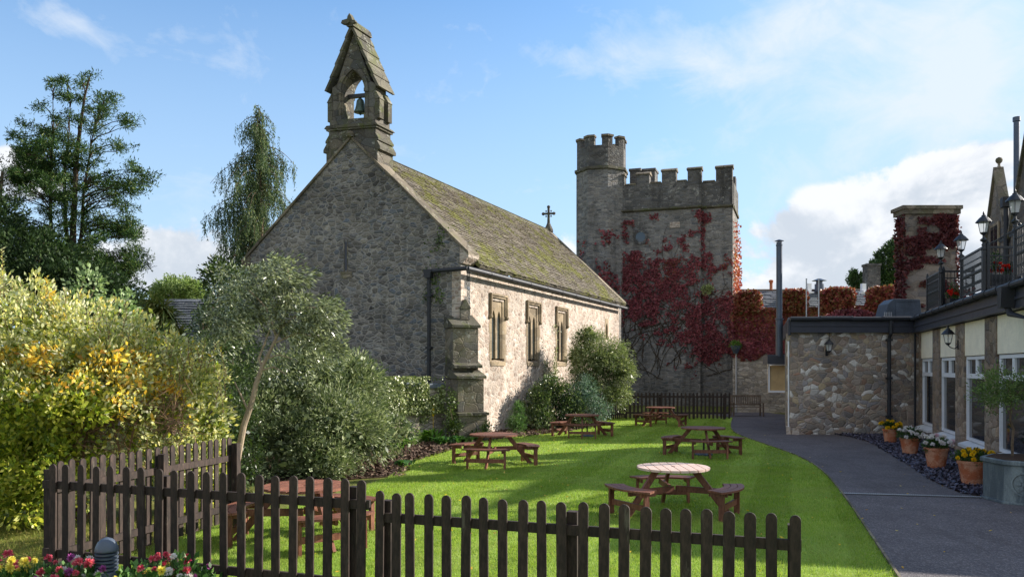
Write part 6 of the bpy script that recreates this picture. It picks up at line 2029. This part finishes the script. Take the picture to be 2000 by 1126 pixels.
def weeping():
    Y0 = 38.0
    rg = np.random.default_rng(102)
    bx = (505 - 1000) / FPX * Y0
    root = thing('weeping_conifer', (bx, Y0, 0), 'tall weeping conifer with drooping sprays behind the church gable', 'tree')
    tk = MB()
    top = PY(507, 212, Y0)
    tk.tube([(bx - .1, Y0, 0), (bx, Y0, 5), (bx + .1, Y0, 9), (top.x, Y0, top.z)], [.3, .24, .13, .02], 8)
    PP = []; DD = []
    ys = [212, 235, 270, 310, 350, 400, 450, 500, 560, 620]; wl_ = [2, 30, 56, 66, 98, 104, 108, 100, 95, 60]; wr = [3, 36, 54, 70, 86, 92, 92, 80, 60, 40]
    nb = 185
    for i in range(nb):
        py = 218 + (600 - 218) * (i / nb) ** .9
        s = 1 if rg.uniform() < .5 else -1
        a_ = rg.uniform(0, 2 * math.pi)
        wpx = np.interp(py, ys, wr if math.cos(a_) > 0 else wl_) * rg.uniform(.25, 1.12)
        wm_ = wpx / FPX * Y0
        z0 = H + (HOR - py) / FPX * Y0 + .25
        L_ = wm_
        P0 = np.array([bx, Y0, z0]); h = np.array([math.cos(a_), math.sin(a_) * .9, 0])
        pts = []
        for t in np.linspace(0, 1, 9):
            pts.append(P0 + h * L_ * t + np.array([0, 0, 1]) * (L_ * (.12 * math.sin(t * 2.6) - .55 * t * t)))
        tk.tube([tuple(p) for p in pts], [.03 * (1 - .8 * t) for t in np.linspace(0, 1, 9)], 4)
        for k in range(int(7 + 10 * L_)):
            t = rg.uniform(.3, 1.02)
            p = np.array([np.interp(t, np.linspace(0, 1, 9), [q[c] for q in pts]) for c in range(3)]) + rg.normal(0, .10, 3)
            ln = rg.uniform(.3, .95) * (1.0 if py > 240 else .5)
            m_ = int(ln / .034)
            tt = np.linspace(0, 1, m_)[:, None]
            drift = np.array([rg.normal(0, .12), rg.normal(0, .12), 0])
            sp = p + tt * ln * np.array([0, 0, -1]) + tt * drift * ln + rg.normal(0, .022, (m_, 3))
            PP.append(sp); DD.append(np.tile([0, 0, -1.0], (m_, 1)) + rg.normal(0, .35, (m_, 3)))
    PP = np.concatenate(PP); DD = np.concatenate(DD)
    quads_obj('crown', leaves(rg, PP, .13, .26, dirs=DD, dj=.25), M['weep'], root)
    tk.build('trunk', M['bark'], root)
M['weep'] = leafmat('weeping_needles', [(0, C(54, 74, 54)), (.5, C(80, 100, 68)), (.9, C(110, 126, 84)), (1, C(148, 150, 96))], .3, .55, vmin=.65, vmax=1.3, spec=.2)
weeping()

# dense dark trees below and beside the pine
def broad(name, base, ells, ncl, crad, per, L_, m, lab, seed, trunk=.18, h=2.5, shell=(.5, 1.05), group=None, cat='tree'):
    rg = np.random.default_rng(seed)
    root = thing(name, base, lab, cat, group)
    pts, dr, cc = crown_pts(rg, ells, ncl, crad, per, shell)
    quads_obj('crown', leaves(rg, pts, L_, .5, dirs=dr, dj=.9), m, root)
    b = MB(); bs = Vector(base); e = ells[0]
    b.tube([bs, bs.lerp(Vector((e[0], e[1], e[2])), .5), (e[0], e[1], e[2])], [trunk, trunk * .7, trunk * .3], 8)
    for i in range(14):
        limb(b, bs.lerp(Vector((e[0], e[1], e[2])), .4 + .04 * i), tuple(cc[rg.integers(len(cc))]), trunk * .3, .01, seed + i)
    b.build('trunk', M['bark'], root)
    return root
broad('dark_yew', (-18.8, 30, 0), [E(60, 520, 30, 2.0, 1.5, 1.2), E(210, 590, 30, 1.3, 1.2, 1.0), E(120, 580, 29, 2.2, 1.3, 1.3), E(-10, 470, 30, 1.2, 1.2, 1.8), E(255, 640, 29, .9, .9, .9)], 520, .35, 45, .15, M['pinedk'], 'dense dark evergreen below the pine behind the hedge', 103)
M['dustleaf'] = leafmat('dusty_leaves', [(0, C(76, 78, 56)), (1, C(120, 118, 88))], .2)
broad('bare_topped_tree', (-21.5, 33, 0), [E(5, 335, 33, .6, .8, .7), E(-10, 420, 33, .8, .9, 1.5), E(10, 305, 33, .4, .5, .3), E(-5, 500, 33, 1.0, 1, 1)], 130, .3, 30, .12, M['dustleaf'], 'thin brownish tree cut by the left edge beyond the pine', 104)
M['hazy'] = leafmat('far_tree_leaves', [(0, C(104, 128, 72)), (.6, C(134, 154, 90)), (1, C(160, 172, 112))], .3)
broad('rounded_far_tree', (-24.5, 60, 0), [E(350, 562, 60, 1.9, 1.6, .75), E(372, 575, 60, 1.4, 1.2, .7), E(318, 575, 60, 1.2, 1, .5)], 340, .3, 40, .17, M['hazy'], 'pale green rounded tree showing over the slate outbuilding', 105)
broad('glossy_evergreen', (-14.3, 26, 0), [E(215, 640, 25, 1.0, .9, .9), E(290, 670, 25, .7, .8, .6), E(260, 610, 27, .6, .6, .5)], 260, .22, 32, .10, M['dkshrub'], 'dark glossy evergreen between the hedge and the slate roof', 106)
broad('dark_garden_tree', (-9.4, 22, 0), [E(435, 560, 22, .55, .7, .75), E(430, 640, 21, .65, .7, .9), E(475, 590, 23, .5, .6, .7), E(410, 700, 20, .55, .7, .6)], 300, .2, 34, .10, M['dkshrub'], 'dark leafy tree behind the leaning tree, beside the gable', 107)
shrub('pale_leaf_shrub', (-9.2, 14.9, 0), [E(235, 610, 14.6, .40, .4, .40), E(170, 560, 14.8, .3, .3, .35)], 55, .13, 16, .09, leafmat('pale_broad_leaves', [(0, C(110, 136, 84)), (1, C(164, 182, 132))], .35), 'pale broad-leaved shoots rising behind the golden hedge', 'shrub', 51, aspect=.6, inner=False)
# trees right, behind the slate-roofed house
M['fir'] = leafmat('fir_needles', [(0, C(40, 62, 34)), (.6, C(62, 88, 46)), (1, C(96, 120, 60))], .2, .6)
broad('fir_tree', (27.0, 60, 0), [E(1738, 520, 60, 1.1, 1.2, 1.6), E(1722, 545, 60, .9, .9, .7), E(1745, 492, 60, .6, .7, .9), E(1705, 525, 60, .35, .4, .5)], 330, .3, 34, .2, M['fir'], 'dark fir rising between the house chimney and the creeper stack', 108)
broad('low_fir', (25.4, 60, 0), [E(1678, 547, 60, .7, .7, .5), E(1668, 538, 60, .3, .3, .4)], 70, .25, 30, .18, M['fir'], 'small dark fir just left of the house chimney', 109)

# a far wood closing the view on the left
rg = np.random.default_rng(140)
ew = [(-22 - 5.5 * i + rg.uniform(-1, 1), 62 + rg.uniform(-4, 4) - 1.6 * i, 1.6, 4.2, 3.5, rg.uniform(2.2, 3.4)) for i in range(12)]
pts, dr, _ = crown_pts(rg, ew, 1500, .55, 24, (.5, 1.05), zmin=.1)
tag(quads_obj('far_wood', leaves(rg, pts, .34, .6, dirs=dr, dj=.8), M['pinedk'], o0=(-40, 60, 0)), 'dark belt of far woodland beyond the garden', 'woodland', kind='stuff')
# cordyline palm
P = PY(318, 625, 26.0)
root = thing('cabbage_palm', (P.x, 27, 0), 'spiky cabbage palm with drooping sword leaves before the slate roof', 'palm')
rg = np.random.default_rng(110)
b = MB(); b.tube([(P.x, 26, 0), (P.x, 26, 2.4), (P.x - .30, 26, 4.2)], [.13, .1, .08], 8); b.tube([(P.x, 26, 2.4), (P.x + .35, 26, 3.7)], [.09, .07], 8); b.build('trunk', M['bark'], root)
Q = []
for (hx, hy_, hz) in ((P.x - .30, 26, 4.30), (P.x + .25, 25.9, 3.85), (P.x + .1, 25.8, 4.15), (P.x + .50, 26, 3.3), (P.x - .5, 26, 3.9)):
    for i in range(170):
        d_ = unit(rg.normal(size=(1, 3)) + [0, 0, .35])[0]; l = rg.uniform(.55, .85)
        s_ = unit(np.cross(d_, [[0, 0, 1.0]]) if False else np.cross(d_, np.array([.1, .2, 1.0]))[None])[0] * .022
        p = np.array([hx, hy_, hz])
        ps = [p + d_ * l * t + np.array([0, 0, -1]) * l * .45 * t * t for t in (0, .4, .75, 1.0)]
        for j, (wa_, wb2) in enumerate(((.8, 1.0), (1.0, .8), (.8, .1))): Q.append([ps[j] - s_ * wa_, ps[j] + s_ * wa_, ps[j + 1] + s_ * wb2, ps[j + 1] - s_ * wb2])
quads_obj('crown', np.array(Q), leafmat('palm_leaves', [(0, C(96, 112, 54)), (.6, C(130, 142, 70)), (1, C(164, 150, 92))], .3), root)

# a few fallen leaves on the grass and path
rg = np.random.default_rng(301)
N_ = 420
Y = rg.uniform(8.0, 30, N_); X = np.where(rg.uniform(size=N_) < .6, rg.uniform(-4.2, 1.5, N_), rg.uniform(-2, 8.5, N_))
k = np.abs(X) < Y * .62
P = np.stack([X, Y, np.where(inpoly(X, Y, lawn_poly), .045, .018)], 1)[k]
tag(quads_obj('fallen_leaves', leaves(rg, P, .055, .6, dirs=rg.normal(size=(len(P), 3)) * [1, 1, .2], dj=.1, facing=np.tile([0, 0, 1.], (len(P), 1)), fj=.3), M['autumn']), 'small yellow and brown leaves fallen on the grass', 'leaves', kind='stuff')
# ================================================================== FOREGROUND DAHLIAS
rg2 = random.Random(17)
M['dahlialeaf'] = leafmat('dahlia_leaves', [(0, C(48, 84, 40)), (.5, C(72, 112, 52)), (1, C(110, 144, 78))], .3, .4)
plants = [(8, 'pink', 'palep', 'dahlia plant of deep pink and yellow blooms at the left picture edge', .60), (62, 'palep', 'pink', 'dahlia plant with pale yellow blooms nearest the left edge', .57), (118, 'pink', 'purplep', 'dahlia plant with dark pink blooms left of the bollard', .60), (168, 'pink', 'whitep', 'dahlia plant with a few pink blooms touching the bollard', .60),
          (255, 'purplep', 'palep', 'mostly green dahlia plant just right of the bollard', .52), (305, 'pink', 'palep', 'dahlia plant with red-pink blooms two plants right of the bollard', .60), (352, 'pink', 'whitep', 'dahlia plant with tall red and white blooms before the fence', .63), (400, 'purplep', 'whitep', 'last dahlia plant on the right with mauve blooms', .50)]
for i, (px, k1, k2, lab, hh) in enumerate(plants):
    Yp = 7.55 + .12 * math.sin(i * 2.1)
    P = Vector(((px - 1000) / FPX * Yp, Yp, 0))
    hh -= .08
    root = thing('dahlia_plant', P, lab, 'dahlia', 'dahlias in the front bed')
    rg = np.random.default_rng(200 + i)
    pts, dr, _ = crown_pts(rg, [(P.x, P.y, hh - .26, .20, .25, .24), (P.x, P.y - .1, .2, .22, .3, .2)], 80, .08, 11, (.3, 1.05), zmin=.03)
    quads_obj('foliage', leaves(rg, pts, .075, .62, dirs=dr, dj=.7), M['dahlialeaf'], root)
    b = MB()
    for j in range(13 if px < 240 or px > 290 else 6):
        q = Vector((P.x + rg2.uniform(-.17, .17), P.y + rg2.uniform(-.28, .12), hh + rg2.uniform(-.16, .06)))
        b.tube([(P.x, P.y, .05), (q.x, q.y, q.z)], .004, 4)
        flower(q, rg2.choice((.028, .038)), k1 if rg2.random() < .7 else k2, root, rg2)
    b.build('stems', M['strapd'], root)
